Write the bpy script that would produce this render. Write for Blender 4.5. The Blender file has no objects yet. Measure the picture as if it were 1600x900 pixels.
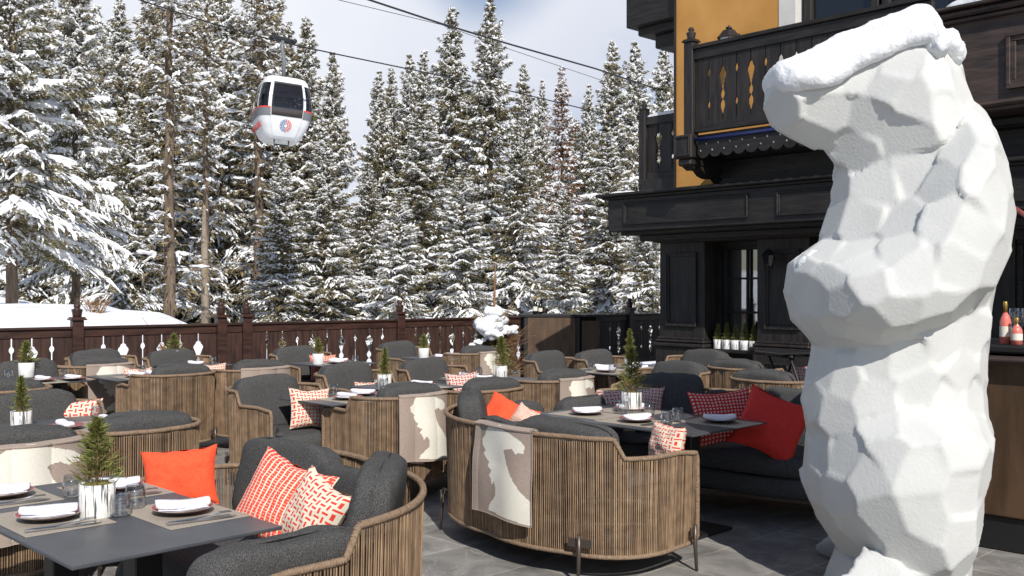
import bpy, math, random
import numpy as np
from mathutils import Vector, Matrix, noise
random.seed(7)
PI = math.pi
scn = bpy.context.scene
COL = scn.collection
F = 1556.0
H = 1.65
def P(px, py, Y):
    return Vector(((px-800)/F*Y, Y, H-(py-450)/F*Y))
def PZ(px, py, z):
    Y = (H-z)*F/(py-450)
    return Vector(((px-800)/F*Y, Y, z))

# ------------------------------------------------------------------ materials
MATS = {}
def _new(name):
    m = bpy.data.materials.new(name); m.use_nodes = True
    nt = m.node_tree
    b = nt.nodes['Principled BSDF']
    return m, nt, b
def srgb(c):
    return tuple(((x/255)/12.92 if x <= 10 else ((x/255+0.055)/1.055)**2.4) for x in c)
def mat(name, c1, c2=None, scale=20, rough=.7, bump=0, bscale=None, stretch=(1,1,1), metal=0, detail=4, spec=.5, island=0, contrast=(.35,.65), bdist=.01, coat=0, sheen=0):
    m, nt, b = _new(name)
    N, L = nt.nodes, nt.links
    b.inputs['Roughness'].default_value = rough
    b.inputs['Metallic'].default_value = metal
    b.inputs['Specular IOR Level'].default_value = spec
    b.inputs['Coat Weight'].default_value = coat
    b.inputs['Sheen Weight'].default_value = sheen
    tc = N.new('ShaderNodeTexCoord'); mp = N.new('ShaderNodeMapping')
    mp.inputs['Scale'].default_value = stretch
    L.new(tc.outputs['Object'], mp.inputs['Vector'])
    col = None
    if c2 is not None:
        no = N.new('ShaderNodeTexNoise'); no.inputs['Scale'].default_value = scale; no.inputs['Detail'].default_value = detail
        L.new(mp.outputs[0], no.inputs['Vector'])
        mr = N.new('ShaderNodeMapRange'); mr.inputs['From Min'].default_value = contrast[0]; mr.inputs['From Max'].default_value = contrast[1]
        L.new(no.outputs['Fac'], mr.inputs['Value'])
        mx = N.new('ShaderNodeMix'); mx.data_type = 'RGBA'
        mx.inputs[6].default_value = (*c1, 1); mx.inputs[7].default_value = (*c2, 1)
        L.new(mr.outputs[0], mx.inputs[0]); col = mx.outputs[2]
    else:
        b.inputs['Base Color'].default_value = (*c1, 1)
    if island:
        ge = N.new('ShaderNodeNewGeometry')
        mr2 = N.new('ShaderNodeMapRange'); mr2.inputs['To Min'].default_value = 1-island; mr2.inputs['To Max'].default_value = 1+island
        L.new(ge.outputs['Random Per Island'], mr2.inputs['Value'])
        hs = N.new('ShaderNodeHueSaturation'); L.new(mr2.outputs[0], hs.inputs['Value'])
        if col is not None: L.new(col, hs.inputs['Color'])
        else: hs.inputs['Color'].default_value = (*c1, 1)
        col = hs.outputs[0]
    if col is not None: L.new(col, b.inputs['Base Color'])
    if bump:
        n2 = N.new('ShaderNodeTexNoise'); n2.inputs['Scale'].default_value = bscale or scale; n2.inputs['Detail'].default_value = 5
        L.new(mp.outputs[0], n2.inputs['Vector'])
        bp = N.new('ShaderNodeBump'); bp.inputs['Strength'].default_value = bump; bp.inputs['Distance'].default_value = bdist
        L.new(n2.outputs['Fac'], bp.inputs['Height']); L.new(bp.outputs[0], b.inputs['Normal'])
    MATS[name] = m
    return m
mat('fabric', (.026,.026,.0265), (.135,.132,.128), scale=300, rough=.95, bump=.5, bscale=170, detail=2, contrast=(.36,.68), bdist=.006, spec=.2)
mat('wicker', (.20,.13,.080), (.35,.232,.138), scale=14, rough=.65, island=.38, spec=.3, contrast=(.3,.7))
mat('rim_rope', (.20,.135,.088), (.29,.20,.13), scale=60, rough=.7, bump=.6, bscale=90, spec=.3)
mat('bronze', (.12,.095,.08), None, rough=.4, metal=.6)
mat('slate', (.045,.048,.056), (.085,.088,.096), scale=5, rough=.40, bump=.08, bscale=120, detail=8, contrast=(.3,.75))
mat('black_metal', (.012,.012,.013), None, rough=.5)
mat('placemat', (.35,.30,.235), (.40,.34,.27), scale=90, rough=.6, bump=.1, bscale=300)
mat('linen', (.80,.79,.84), (.86,.85,.88), scale=12, rough=.9, bump=.3, bscale=25, bdist=.01)
mat('plate_dark', (.05,.035,.03), (.09,.05,.045), scale=9, rough=.3)
mat('plate_red', (.38,.05,.05), (.28,.035,.035), scale=14, rough=.3)
mat('plate_rim', (.6,.5,.42), None, rough=.3)
mat('steel', (.55,.55,.55), None, rough=.22, metal=1)
mat('orange_cloth', (.88,.085,.028), (.95,.11,.035), scale=60, rough=.9, bump=.25, bscale=300, bdist=.003)
mat('red_cloth', (.62,.03,.022), (.70,.04,.028), scale=60, rough=.9, bump=.25, bscale=300, bdist=.003)
mat('taupe', (.30,.235,.19), (.40,.32,.27), scale=180, rough=.95, bump=.35, bscale=200, bdist=.005)
mat('cream', (.74,.70,.60), (.82,.78,.68), scale=120, rough=.95, bump=.25, bscale=150, bdist=.005)
mat('bear_white', (.585,.588,.568), (.63,.633,.61), scale=5, rough=.75, bump=.20, bscale=60, bdist=.010, spec=.25)
mat('snow', (.76,.775,.80), (.81,.825,.845), scale=4, rough=.8, bump=.5, bscale=30, bdist=.02, spec=.3)
mat('tree_snow', (.86,.865,.87), None, rough=.85, spec=.2)
mat('ground_snow', (.82,.84,.87), (.88,.895,.92), scale=1.5, rough=.8, bump=.5, bscale=3, bdist=.15, spec=.3)
mat('needles', (.105,.094,.045), (.24,.20,.105), scale=.9, rough=.8, island=.5, spec=.25)
mat('needles_brown', (.13,.060,.025), (.20,.10,.045), scale=.9, rough=.85, island=.5, spec=.2)
mat('needles_dry', (.13,.105,.055), (.24,.19,.11), scale=.9, rough=.85, island=.5, spec=.2)
mat('needles_small', (.12,.14,.035), (.24,.24,.07), scale=30, rough=.7, island=.4, spec=.3)
mat('bark', (.09,.065,.048), (.21,.155,.11), scale=6, rough=.9, bump=.8, bscale=12, stretch=(1,1,.25), bdist=.05)
mat('bark_pale', (.20,.16,.12), (.32,.26,.20), scale=6, rough=.9, bump=.6, bscale=14, stretch=(1,1,.25), bdist=.04)
mat('twig', (.20,.10,.04), (.30,.16,.07), scale=20, rough=.8)
mat('moss', (.25,.20,.05), (.12,.11,.03), scale=60, rough=.95, bump=.8, bscale=80)
mat('fence_wood', (.022,.0095,.007), (.066,.029,.020), scale=7, rough=.55, bump=.4, bscale=18, stretch=(2.5,2.5,.35), bdist=.006, island=.12)
mat('fence_rail', (.025,.0105,.008), (.060,.026,.018), scale=7, rough=.45, bump=.3, bscale=18, stretch=(.5,2.5,2.5), bdist=.006)
mat('dark_wood', (.007,.006,.0055), (.022,.018,.016), scale=7, rough=.6, bump=.6, bscale=25, stretch=(.5,3,3), bdist=.008)
mat('dark_wood_v', (.009,.0075,.007), (.030,.023,.020), scale=7, rough=.6, bump=.6, bscale=25, stretch=(3,3,.4), bdist=.008)
mat('warm_wood', (.030,.021,.018), (.070,.046,.038), scale=6, rough=.6, bump=.6, bscale=25, stretch=(.5,3,3), bdist=.008)
mat('brown_panel', (.060,.034,.018), (.105,.060,.032), scale=10, rough=.5, bump=.1, bscale=60, stretch=(1,1,.2))
mat('ochre', (.51,.25,.06), (.60,.305,.085), scale=2.2, detail=9, rough=.9, bump=.5, bscale=90, bdist=.006)
mat('white_trim', (.62,.60,.56), (.68,.66,.62), scale=5, rough=.9, bump=.2, bscale=80)
mat('blue_pipe', (.012,.028,.16), None, rough=.35)
mat('gold', (.55,.36,.10), None, rough=.3, metal=.8)
mat('rose_wine', (.75,.20,.16), None, rough=.12, coat=.5)
mat('dark_bottle', (.015,.02,.012), None, rough=.1, coat=.6)
mat('curtain', (.45,.45,.44), (.28,.28,.29), scale=9, rough=.9, stretch=(1,1,.05))
mat('red_pole', (.42,.10,.08), None, rough=.4)
mat('gond_white', (.78,.79,.79), (.70,.71,.72), scale=2, rough=.35, coat=.3)
mat('gond_grey', (.16,.17,.185), None, rough=.4)
mat('gond_red', (.75,.05,.04), None, rough=.4)
mat('gond_blue', (.03,.13,.38), None, rough=.4)
mat('gond_black', (.02,.02,.022), None, rough=.5)
mat('pot_plain', (.74,.74,.72), None, rough=.4)
mat('lamp_glass', (.62,.62,.60), None, rough=.25)
mat('hole_glint', (.33,.32,.30), (.2,.19,.18), scale=9, rough=.9)  # grey painted as the faint highlights in the apron's drilled holes

def glassmat(name, tint=(1,1,1), base=.075):
    m, nt, b = _new(name); N, L = nt.nodes, nt.links
    out = N['Material Output']
    tr = N.new('ShaderNodeBsdfTransparent'); tr.inputs[0].default_value = (*tint, 1)
    gl = N.new('ShaderNodeBsdfGlossy'); gl.inputs['Roughness'].default_value = .03
    lw = N.new('ShaderNodeLayerWeight'); lw.inputs[0].default_value = .5
    pw = N.new('ShaderNodeMath'); pw.operation = 'POWER'; pw.inputs[1].default_value = 2.2; L.new(lw.outputs['Facing'], pw.inputs[0])
    fr = N.new('ShaderNodeMath'); fr.operation = 'MULTIPLY_ADD'; fr.inputs[1].default_value = .85; fr.inputs[2].default_value = base; L.new(pw.outputs[0], fr.inputs[0])
    mx = N.new('ShaderNodeMixShader')
    L.new(fr.outputs[0], mx.inputs[0]); L.new(tr.outputs[0], mx.inputs[1]); L.new(gl.outputs[0], mx.inputs[2])
    L.new(mx.outputs[0], out.inputs[0])
    MATS[name] = m
glassmat('glass', (.95,.955,.955), base=.11)
glassmat('gond_glass', (.30,.27,.26))
glassmat('pane_glass', (.8,.8,.8), base=.28)
def windowglass():
    m, nt, b = _new('window_glass')
    b.inputs['Base Color'].default_value = (.012,.013,.015,1); b.inputs['Roughness'].default_value = .04
    b.inputs['Specular IOR Level'].default_value = .9
    MATS['window_glass'] = m
windowglass()

def weave(name, red, light, n=9, mode=0):
    """basket weave cloth: alternating upright and lying bars"""
    m, nt, b = _new(name); N, L = nt.nodes, nt.links
    b.inputs['Roughness'].default_value = .95
    uv = N.new('ShaderNodeTexCoord')
    mp = N.new('ShaderNodeMapping'); mp.inputs['Scale'].default_value = (n, n, 1)
    L.new(uv.outputs['UV'], mp.inputs[0])
    sp = N.new('ShaderNodeSeparateXYZ'); L.new(mp.outputs[0], sp.inputs[0])
    def M(op, a, bb=None, c=None):
        x = N.new('ShaderNodeMath'); x.operation = op
        for i, v in enumerate((a, bb, c)):
            if v is None: continue
            if isinstance(v, (int, float)): x.inputs[i].default_value = v
            else: L.new(v, x.inputs[i])
        return x.outputs[0]
    u, v = sp.outputs[0], sp.outputs[1]
    fu, fv = M('FRACT', u), M('FRACT', v)
    par = M('FLOORED_MODULO', M('ADD', M('FLOOR', u), M('FLOOR', v)), 2)
    def bar(a, c):  # bar long in c, thin in a
        return M('MULTIPLY', M('LESS_THAN', M('ABSOLUTE', M('SUBTRACT', a, .5)), .17), M('LESS_THAN', M('ABSOLUTE', M('SUBTRACT', c, .5)), .46))
    if mode == 0:
        k1, k2 = bar(fu, fv), bar(fv, fu)
        fac = M('ADD', M('MULTIPLY', k1, par), M('MULTIPLY', k2, M('SUBTRACT', 1, par)))
    elif mode == 1:   # dots on red
        fac = M('SUBTRACT', 1, M('MULTIPLY', M('LESS_THAN', M('ABSOLUTE', M('SUBTRACT', fu, .5)), .24), M('LESS_THAN', M('ABSOLUTE', M('SUBTRACT', fv, .5)), .24)))
    else:             # dense red weave with thin light strokes
        nz = N.new('ShaderNodeTexNoise'); nz.inputs['Scale'].default_value = 3
        L.new(mp.outputs[0], nz.inputs[0])
        a = M('LESS_THAN', M('ABSOLUTE', M('SUBTRACT', fu, .5)), .37)
        c = M('GREATER_THAN', M('FRACT', M('MULTIPLY', v, 2)), .80)
        st = M('MAXIMUM', M('SUBTRACT', 1, a), M('MULTIPLY', c, M('GREATER_THAN', nz.outputs['Fac'], .47)))
        fac = M('SUBTRACT', 1, st)
    mx = N.new('ShaderNodeMix'); mx.data_type = 'RGBA'
    mx.inputs[6].default_value = (*light, 1); mx.inputs[7].default_value = (*red, 1)
    L.new(fac, mx.inputs[0]); L.new(mx.outputs[2], b.inputs['Base Color'])
    n2 = N.new('ShaderNodeTexNoise'); n2.inputs['Scale'].default_value = 300
    L.new(uv.outputs['Object'], n2.inputs[0])
    bp = N.new('ShaderNodeBump'); bp.inputs['Strength'].default_value = .3; bp.inputs['Distance'].default_value = .003
    L.new(n2.outputs[0], bp.inputs['Height']); L.new(bp.outputs[0], b.inputs['Normal'])
    MATS[name] = m
weave('weave_red', (.72,.05,.035), (.72,.66,.52), 11, 0)
weave('weave_dense', (.85,.075,.04), (.74,.68,.54), 15, 2)
weave('weave_shaded', (.50,.035,.04), (.62,.55,.48), 10, 0)  # darker basket weave, shade put into the colours of cushions lying in shadow
weave('dots_red', (.55,.03,.035), (.68,.58,.45), 17, 1)

def birchmat():
    m, nt, b = _new('birch_pot'); N, L = nt.nodes, nt.links
    b.inputs['Roughness'].default_value = .35
    tc = N.new('ShaderNodeTexCoord')
    sp = N.new('ShaderNodeSeparateXYZ'); L.new(tc.outputs['UV'], sp.inputs[0])
    mp = N.new('ShaderNodeMapping'); mp.inputs['Scale'].default_value = (44, .9, 1)
    L.new(tc.outputs['UV'], mp.inputs[0])
    nz = N.new('ShaderNodeTexNoise'); nz.inputs['Scale'].default_value = 1.0; nz.inputs['Detail'].default_value = 3
    L.new(mp.outputs[0], nz.inputs[0])
    cr = N.new('ShaderNodeValToRGB')
    cr.color_ramp.elements[0].position = .415; cr.color_ramp.elements[0].color = (.10,.095,.09,1)
    cr.color_ramp.elements[1].position = .435; cr.color_ramp.elements[1].color = (.78,.77,.74,1)
    L.new(nz.outputs['Fac'], cr.inputs[0]); L.new(cr.outputs[0], b.inputs['Base Color'])
    MATS['birch_pot'] = m
birchmat()

def floormat():
    m, nt, b = _new('stone_floor'); N, L = nt.nodes, nt.links
    tc = N.new('ShaderNodeTexCoord')
    mp = N.new('ShaderNodeMapping'); mp.inputs['Rotation'].default_value = (0, 0, math.radians(-44))
    L.new(tc.outputs['Object'], mp.inputs[0])
    br = N.new('ShaderNodeTexBrick'); br.inputs['Scale'].default_value = 1.0
    br.inputs['Brick Width'].default_value = 1.2; br.inputs['Row Height'].default_value = .6
    br.inputs['Mortar Size'].default_value = .006; br.inputs['Mortar Smooth'].default_value = .3
    br.inputs['Color1'].default_value = (.225,.216,.203,1); br.inputs['Color2'].default_value = (.29,.278,.26,1)
    br.inputs['Mortar'].default_value = (.43,.40,.36,1)
    L.new(mp.outputs[0], br.inputs[0])
    nz = N.new('ShaderNodeTexNoise'); nz.inputs['Scale'].default_value = 3.2; nz.inputs['Detail'].default_value = 9; nz.inputs['Roughness'].default_value = .68; nz.inputs['Distortion'].default_value = .8
    L.new(mp.outputs[0], nz.inputs[0])
    cr = N.new('ShaderNodeValToRGB')
    cr.color_ramp.elements[0].position = .3; cr.color_ramp.elements[0].color = (.5,.5,.5,1)
    cr.color_ramp.elements[1].position = .7; cr.color_ramp.elements[1].color = (1.35,1.33,1.3,1)
    L.new(nz.outputs['Fac'], cr.inputs[0])
    mx = N.new('ShaderNodeMix'); mx.data_type = 'RGBA'; mx.blend_type = 'MULTIPLY'; mx.inputs[0].default_value = 1
    L.new(br.outputs[0], mx.inputs[6]); L.new(cr.outputs[0], mx.inputs[7])
    # pale veins
    nv = N.new('ShaderNodeTexNoise'); nv.inputs['Scale'].default_value = 1.6; nv.inputs['Detail'].default_value = 4; nv.inputs['Distortion'].default_value = 1.5
    L.new(mp.outputs[0], nv.inputs[0])
    ab = N.new('ShaderNodeMath'); ab.operation = 'SUBTRACT'; ab.inputs[1].default_value = .5; L.new(nv.outputs[0], ab.inputs[0])
    a2 = N.new('ShaderNodeMath'); a2.operation = 'ABSOLUTE'; L.new(ab.outputs[0], a2.inputs[0])
    a3 = N.new('ShaderNodeMath'); a3.operation = 'LESS_THAN'; a3.inputs[1].default_value = .0035; L.new(a2.outputs[0], a3.inputs[0])
    a4 = N.new('ShaderNodeMath'); a4.operation = 'MULTIPLY'; a4.inputs[1].default_value = .6; L.new(a3.outputs[0], a4.inputs[0])
    m2 = N.new('ShaderNodeMix'); m2.data_type = 'RGBA'; m2.inputs[7].default_value = (.36,.35,.33,1)
    L.new(a4.outputs[0], m2.inputs[0]); L.new(mx.outputs[2], m2.inputs[6]); L.new(m2.outputs[2], b.inputs['Base Color'])
    b.inputs['Roughness'].default_value = .72
    bp = N.new('ShaderNodeBump'); bp.inputs['Strength'].default_value = .5; bp.inputs['Distance'].default_value = .006
    L.new(nz.outputs[0], bp.inputs['Height']); L.new(bp.outputs[0], b.inputs['Normal'])
    MATS['stone_floor'] = m
floormat()

# ------------------------------------------------------------------ mesh helpers
class MB:
    def __init__(s): s.v = []; s.f = []; s.m = []; s.uv = None; s.sm = []
    def add(s, vs, fs, mi=0, smooth=False, M=None):
        o = len(s.v)
        if M is not None: vs = [M @ Vector(v) for v in vs]
        s.v.extend([tuple(v) for v in vs])
        for f in fs: s.f.append(tuple(i+o for i in f)); s.m.append(mi); s.sm.append(smooth)
    def box(s, c, d, mi=0, M=None, rz=0):
        x, y, z = [k/2 for k in d]
        vs = [(-x,-y,-z),(x,-y,-z),(x,y,-z),(-x,y,-z),(-x,-y,z),(x,-y,z),(x,y,z),(-x,y,z)]
        R = Matrix.Translation(c) @ Matrix.Rotation(rz, 4, 'Z')
        vs = [R @ Vector(v) for v in vs]
        s.add(vs, [(0,3,2,1),(4,5,6,7),(0,1,5,4),(1,2,6,5),(2,3,7,6),(3,0,4,7)], mi, False, M)
    def bevbox(s, c, d, b=.01, mi=0, M=None, rz=0):
        """box with chamfered edges"""
        x, y, z = [k/2 for k in d]; b = min(b, x*.9, y*.9, z*.9)
        vs = []
        idx = {}
        for sx in (-1,1):
            for sy in (-1,1):
                for sz in (-1,1):
                    for a in range(3):
                        p = [sx*x, sy*y, sz*z]
                        for k in range(3):
                            if k != a: p[k] -= (sx,sy,sz)[k]*b
                        idx[(sx,sy,sz,a)] = len(vs); vs.append(p)
        fs = []
        for a in range(3):
            o1, o2 = [(1,2),(2,0),(0,1)][a]
            for sg in (-1,1):
                q = []
                for (p1,p2) in ((-1,-1),(1,-1),(1,1),(-1,1)):
                    k = [0,0,0]; k[a]=sg; k[o1]=p1; k[o2]=p2
                    q.append(idx[(*k,a)])
                fs.append(tuple(q) if sg > 0 else tuple(reversed(q)))
        for a in range(3):       # edges along axis a
            o1, o2 = [(1,2),(2,0),(0,1)][a]
            for p1 in (-1,1):
                for p2 in (-1,1):
                    def K(t, ax):
                        k=[0,0,0]; k[a]=t; k[o1]=p1; k[o2]=p2
                        return idx[(*k,ax)]
                    q = (K(-1,o1),K(1,o1),K(1,o2),K(-1,o2))
                    fs.append(q if p1*p2 > 0 else tuple(reversed(q)))
        for sx in (-1,1):
            for sy in (-1,1):
                for sz in (-1,1):
                    q = (idx[(sx,sy,sz,0)], idx[(sx,sy,sz,1)], idx[(sx,sy,sz,2)])
                    fs.append(q if sx*sy*sz > 0 else tuple(reversed(q)))
        R = Matrix.Translation(c) @ Matrix.Rotation(rz, 4, 'Z')
        s.add([R @ Vector(v) for v in vs], fs, mi, False, M)
    def tube(s, pts, r, n=8, mi=0, caps=True, smooth=True, closed=False, M=None):
        pts = [Vector(p) for p in pts]
        rs = r if isinstance(r, (list, tuple)) else [r]*len(pts)
        N = len(pts)
        t0 = (pts[1]-pts[0]).normalized()
        up = Vector((0,0,1)) if abs(t0.z) < .9 else Vector((1,0,0))
        nrm = (up - t0*up.dot(t0)).normalized()
        vs = []
        for i in range(N):
            if closed: t = pts[(i+1) % N]-pts[i-1]
            else: t = pts[min(i+1, N-1)]-pts[max(i-1, 0)]
            if t.length < 1e-9: t = Vector((0,0,1))
            t.normalize()
            nrm = nrm - t*nrm.dot(t)
            if nrm.length < 1e-6: nrm = t.orthogonal()
            nrm.normalize(); bn = t.cross(nrm)
            for k in range(n):
                a = 2*PI*k/n
                vs.append(pts[i]+(nrm*math.cos(a)+bn*math.sin(a))*rs[i])
        fs = []
        for i in range(N if closed else N-1):
            j = (i+1) % N
            for k in range(n):
                fs.append((i*n+k, i*n+(k+1) % n, j*n+(k+1) % n, j*n+k))
        if caps and not closed:
            fs.append(tuple(reversed(range(n)))); fs.append(tuple((N-1)*n+k for k in range(n)))
        s.add(vs, fs, mi, smooth, M)
    def lathe(s, prof, n=24, mi=0, c=(0,0,0), smooth=True, M=None, caps=True):
        vs = []
        for (r, z) in prof:
            for k in range(n):
                a = 2*PI*k/n; vs.append((c[0]+r*math.cos(a), c[1]+r*math.sin(a), c[2]+z))
        fs = []
        for i in range(len(prof)-1):
            for k in range(n):
                fs.append((i*n+k, i*n+(k+1) % n, (i+1)*n+(k+1) % n, (i+1)*n+k))
        if caps:
            if prof[0][0] > 1e-5: fs.append(tuple(reversed(range(n))))
            if prof[-1][0] > 1e-5: fs.append(tuple((len(prof)-1)*n+k for k in range(n)))
        s.add(vs, fs, mi, smooth, M)
    def prism(s, poly, axis_map, d0, d1, mi=0, M=None):
        """poly of (a,b); axis_map(a,b,d)->xyz"""
        n = len(poly)
        vs = [axis_map(a, b, d0) for a, b in poly]+[axis_map(a, b, d1) for a, b in poly]
        fs = [tuple(reversed(range(n))), tuple(range(n, 2*n))]
        for i in range(n): fs.append((i, (i+1) % n, n+(i+1) % n, n+i))
        s.add(vs, fs, mi, False, M)
    def build(s, name, mats, parent=None, loc=None):
        me = bpy.data.meshes.new(name)
        me.from_pydata(s.v, [], s.f)
        if isinstance(mats, str): mats = [mats]
        for k in mats: me.materials.append(MATS[k])
        me.polygons.foreach_set('material_index', s.m)
        me.polygons.foreach_set('use_smooth', s.sm)
        if s.uv:
            ul = me.uv_layers.new(name='UVMap')
            li = np.empty(len(me.loops), dtype=np.int32); me.loops.foreach_get('vertex_index', li)
            ul.data.foreach_set('uv', np.array(s.uv, dtype=np.float32)[li].ravel())
        me.update()
        o = bpy.data.objects.new(name, me); COL.objects.link(o)
        if parent is not None: o.parent = parent
        if loc is not None: o.location = loc
        return o
def tag(o, label=None, cat=None, group=None, kind=None):
    if label: o['label'] = label
    if cat: o['category'] = cat
    if group: o['group'] = group
    if kind: o['kind'] = kind
    return o
def empty(name, loc=(0,0,0), rz=0, **k):
    o = bpy.data.objects.new(name, None); COL.objects.link(o)
    o.empty_display_size = .1
    o.location = loc; o.rotation_euler = (0,0,rz)
    return tag(o, **k) if k else o
def kids(o): return [c for c in bpy.data.objects if c.parent == o]
def copy_tree(o, parent=None):
    c = o.copy(); COL.objects.link(c)
    for k in ('label','category','group'):
        if k in c and parent is None: del c[k]
    if parent is not None: c.parent = parent
    for ch in kids_map.get(o, None) or kids(o): copy_tree(ch, c)
    return c
kids_map = {}
def outward(o):
    """make face normals point outwards"""
    import bmesh
    bm = bmesh.new(); bm.from_mesh(o.data); bmesh.ops.recalc_face_normals(bm, faces=bm.faces); bm.to_mesh(o.data); bm.free()

# ------------------------------------------------------------------ camera, world, sun
cam = bpy.data.cameras.new('camera'); cam.lens = 35; cam.sensor_width = 36; cam.clip_end = 2000; cam.clip_start = .05
co = bpy.data.objects.new('camera', cam); COL.objects.link(co); co.location = (0,0,H); co.rotation_euler = (PI/2,0,0); scn.camera = co
cam.dof.use_dof = False
SUN_AZ = math.radians(16); SUN_EL = math.radians(38.5)
sdir = Vector((math.sin(SUN_AZ)*math.cos(SUN_EL), -math.cos(SUN_AZ)*math.cos(SUN_EL), math.sin(SUN_EL)))
sl = bpy.data.lights.new('sun', 'SUN'); sl.energy = 4.6; sl.angle = math.radians(.55); sl.color = (1,.955,.89)
so = bpy.data.objects.new('sun', sl); COL.objects.link(so); so.rotation_euler = (-sdir).to_track_quat('-Z','Y').to_euler()
so.location = (5,-10,20)
w = bpy.data.worlds.new('World'); scn.world = w; w.use_nodes = True
nt = w.node_tree; N, L = nt.nodes, nt.links
bg = N['Background']; bg.inputs[1].default_value = .062
sky = N.new('ShaderNodeTexSky'); sky.sky_type = 'NISHITA'; sky.sun_disc = False
sky.sun_elevation = SUN_EL; sky.sun_rotation = math.atan2(sdir.x, sdir.y); sky.altitude = 1800; sky.air_density = 1.2; sky.dust_density = 1.5
tc = N.new('ShaderNodeTexCoord'); mp = N.new('ShaderNodeMapping'); mp.inputs['Scale'].default_value = (1,1,2.2); mp.inputs['Location'].default_value = (.34,.0,.1)
L.new(tc.outputs['Generated'], mp.inputs[0])
nz = N.new('ShaderNodeTexNoise'); nz.inputs['Scale'].default_value = 2.3; nz.inputs['Detail'].default_value = 7; nz.inputs['Roughness'].default_value = .5
L.new(mp.outputs[0], nz.inputs[0])
cr = N.new('ShaderNodeValToRGB'); cr.color_ramp.elements[0].position = .32; cr.color_ramp.elements[0].color = (.25,.25,.25,1); cr.color_ramp.elements[1].position = .50; cr.color_ramp.elements[1].color = (1,1,1,1)
L.new(nz.outputs[0], cr.inputs[0])
nz2 = N.new('ShaderNodeTexNoise'); nz2.inputs['Scale'].default_value = 2.0; nz2.inputs['Detail'].default_value = 5
L.new(tc.outputs['Generated'], nz2.inputs[0])
cr2 = N.new('ShaderNodeValToRGB'); cr2.color_ramp.elements[0].position = .35; cr2.color_ramp.elements[0].color = (11.4,12.0,13.8,1); cr2.color_ramp.elements[1].position = .62; cr2.color_ramp.elements[1].color = (14.6,15.0,16.0,1)
L.new(nz2.outputs[0], cr2.inputs[0])
mx = N.new('ShaderNodeMix'); mx.data_type = 'RGBA'
tn = N.new('ShaderNodeMix'); tn.data_type = 'RGBA'; tn.blend_type = 'MULTIPLY'; tn.inputs[0].default_value = 1; tn.inputs[7].default_value = (1.5,1.5,1.58,1); L.new(sky.outputs[0], tn.inputs[6]); L.new(tn.outputs[2], mx.inputs[6]); L.new(cr2.outputs[0], mx.inputs[7])
# the cloud bank stands over the forest; the sky overhead and behind is clear blue
sx = N.new('ShaderNodeSeparateXYZ'); L.new(tc.outputs['Generated'], sx.inputs[0])
m1 = N.new('ShaderNodeMapRange'); m1.inputs['From Min'].default_value = .15; m1.inputs['From Max'].default_value = .65; L.new(sx.outputs[1], m1.inputs['Value'])
# a rift of blue in the cloud above the middle of the forest
dp = N.new('ShaderNodeVectorMath'); dp.operation = 'DOT_PRODUCT'; nv_ = N.new('ShaderNodeVectorMath'); nv_.operation = 'NORMALIZE'
L.new(tc.outputs['Generated'], nv_.inputs[0]); L.new(nv_.outputs[0], dp.inputs[0]); dp.inputs[1].default_value = Vector((-.015, 1, .335)).normalized()
ad = N.new('ShaderNodeMath'); ad.operation = 'MULTIPLY_ADD'; ad.inputs[1].default_value = .03; L.new(nz2.outputs[0], ad.inputs[0]); L.new(dp.outputs['Value'], ad.inputs[2])
hr = N.new('ShaderNodeMapRange'); hr.interpolation_type = 'SMOOTHSTEP'; hr.inputs['From Min'].default_value = 1.010; hr.inputs['From Max'].default_value = 1.0175; hr.inputs['To Min'].default_value = 1; hr.inputs['To Max'].default_value = .12; L.new(ad.outputs[0], hr.inputs['Value'])
m0 = N.new('ShaderNodeMath'); m0.operation = 'MULTIPLY'; L.new(cr.outputs[0], m0.inputs[0]); L.new(hr.outputs[0], m0.inputs[1])
mm = N.new('ShaderNodeMath'); mm.operation = 'MULTIPLY'; L.new(m0.outputs[0], mm.inputs[0]); L.new(m1.outputs[0], mm.inputs[1]); L.new(mm.outputs[0], mx.inputs[0])
L.new(mx.outputs[2], bg.inputs[0])
scn.view_settings.view_transform = 'Standard'; scn.view_settings.look = 'None'; scn.view_settings.exposure = 0; scn.view_settings.gamma = 1
scn.render.engine = 'CYCLES'; scn.cycles.max_bounces = 8; scn.cycles.transparent_max_bounces = 16

# ------------------------------------------------------------------ fence line and terrain
FO = Vector((-6.0, 14.0)); FD = Vector((.779, .627)).normalized(); FN = Vector((-FD.y, FD.x))
def sstep(a, b, x):
    t = max(0, min(1, (x-a)/(b-a))); return t*t*(3-2*t)
def terr(x, y):
    d = (Vector((x, y))-FO).dot(FN); t = (Vector((x, y))-FO).dot(FD)
    if d < .12: return -.35
    left = 1-sstep(3.4, 9.5, t)
    z = -.35+left*(1.44*sstep(1.2, 10, d)) - (1-left)*.5*sstep(0, 8, d)
    z += .26*noise.noise(Vector((x*.33, y*.33, 0)))*sstep(0, 3, d) + .11*noise.noise(Vector((x*.8, y*.8, 6)))*sstep(0, 3, d) + .05*noise.noise(Vector((x*1.1, y*1.1, 3)))*sstep(0,2,d)
    z += .35*left*sstep(3,10,d)*noise.noise(Vector((x*.12+4, y*.12, 9)))
    z += max(0, d-22)*.045*(1 if d < 200 else 1)
    return z
g = MB()
xs = list(np.arange(-46, 40, .8)); xs = [-700,-400,-220,-130,-80,-60]+xs+[44,55,70,100,160,260,450,700]
ys = [-300,-100,-40,-10,0,8]+list(np.arange(9, 60, .7))+[62,66,72,80,90,105,130,170,240,400,900]
for y in ys:
    for x in xs: g.v.append((x, y, min(terr(x, y), 12)))
nx = len(xs)
for j in range(len(ys)-1):
    for i in range(nx-1):
        g.f.append((j*nx+i, j*nx+i+1, (j+1)*nx+i+1, (j+1)*nx+i)); g.m.append(0); g.sm.append(True)
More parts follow.
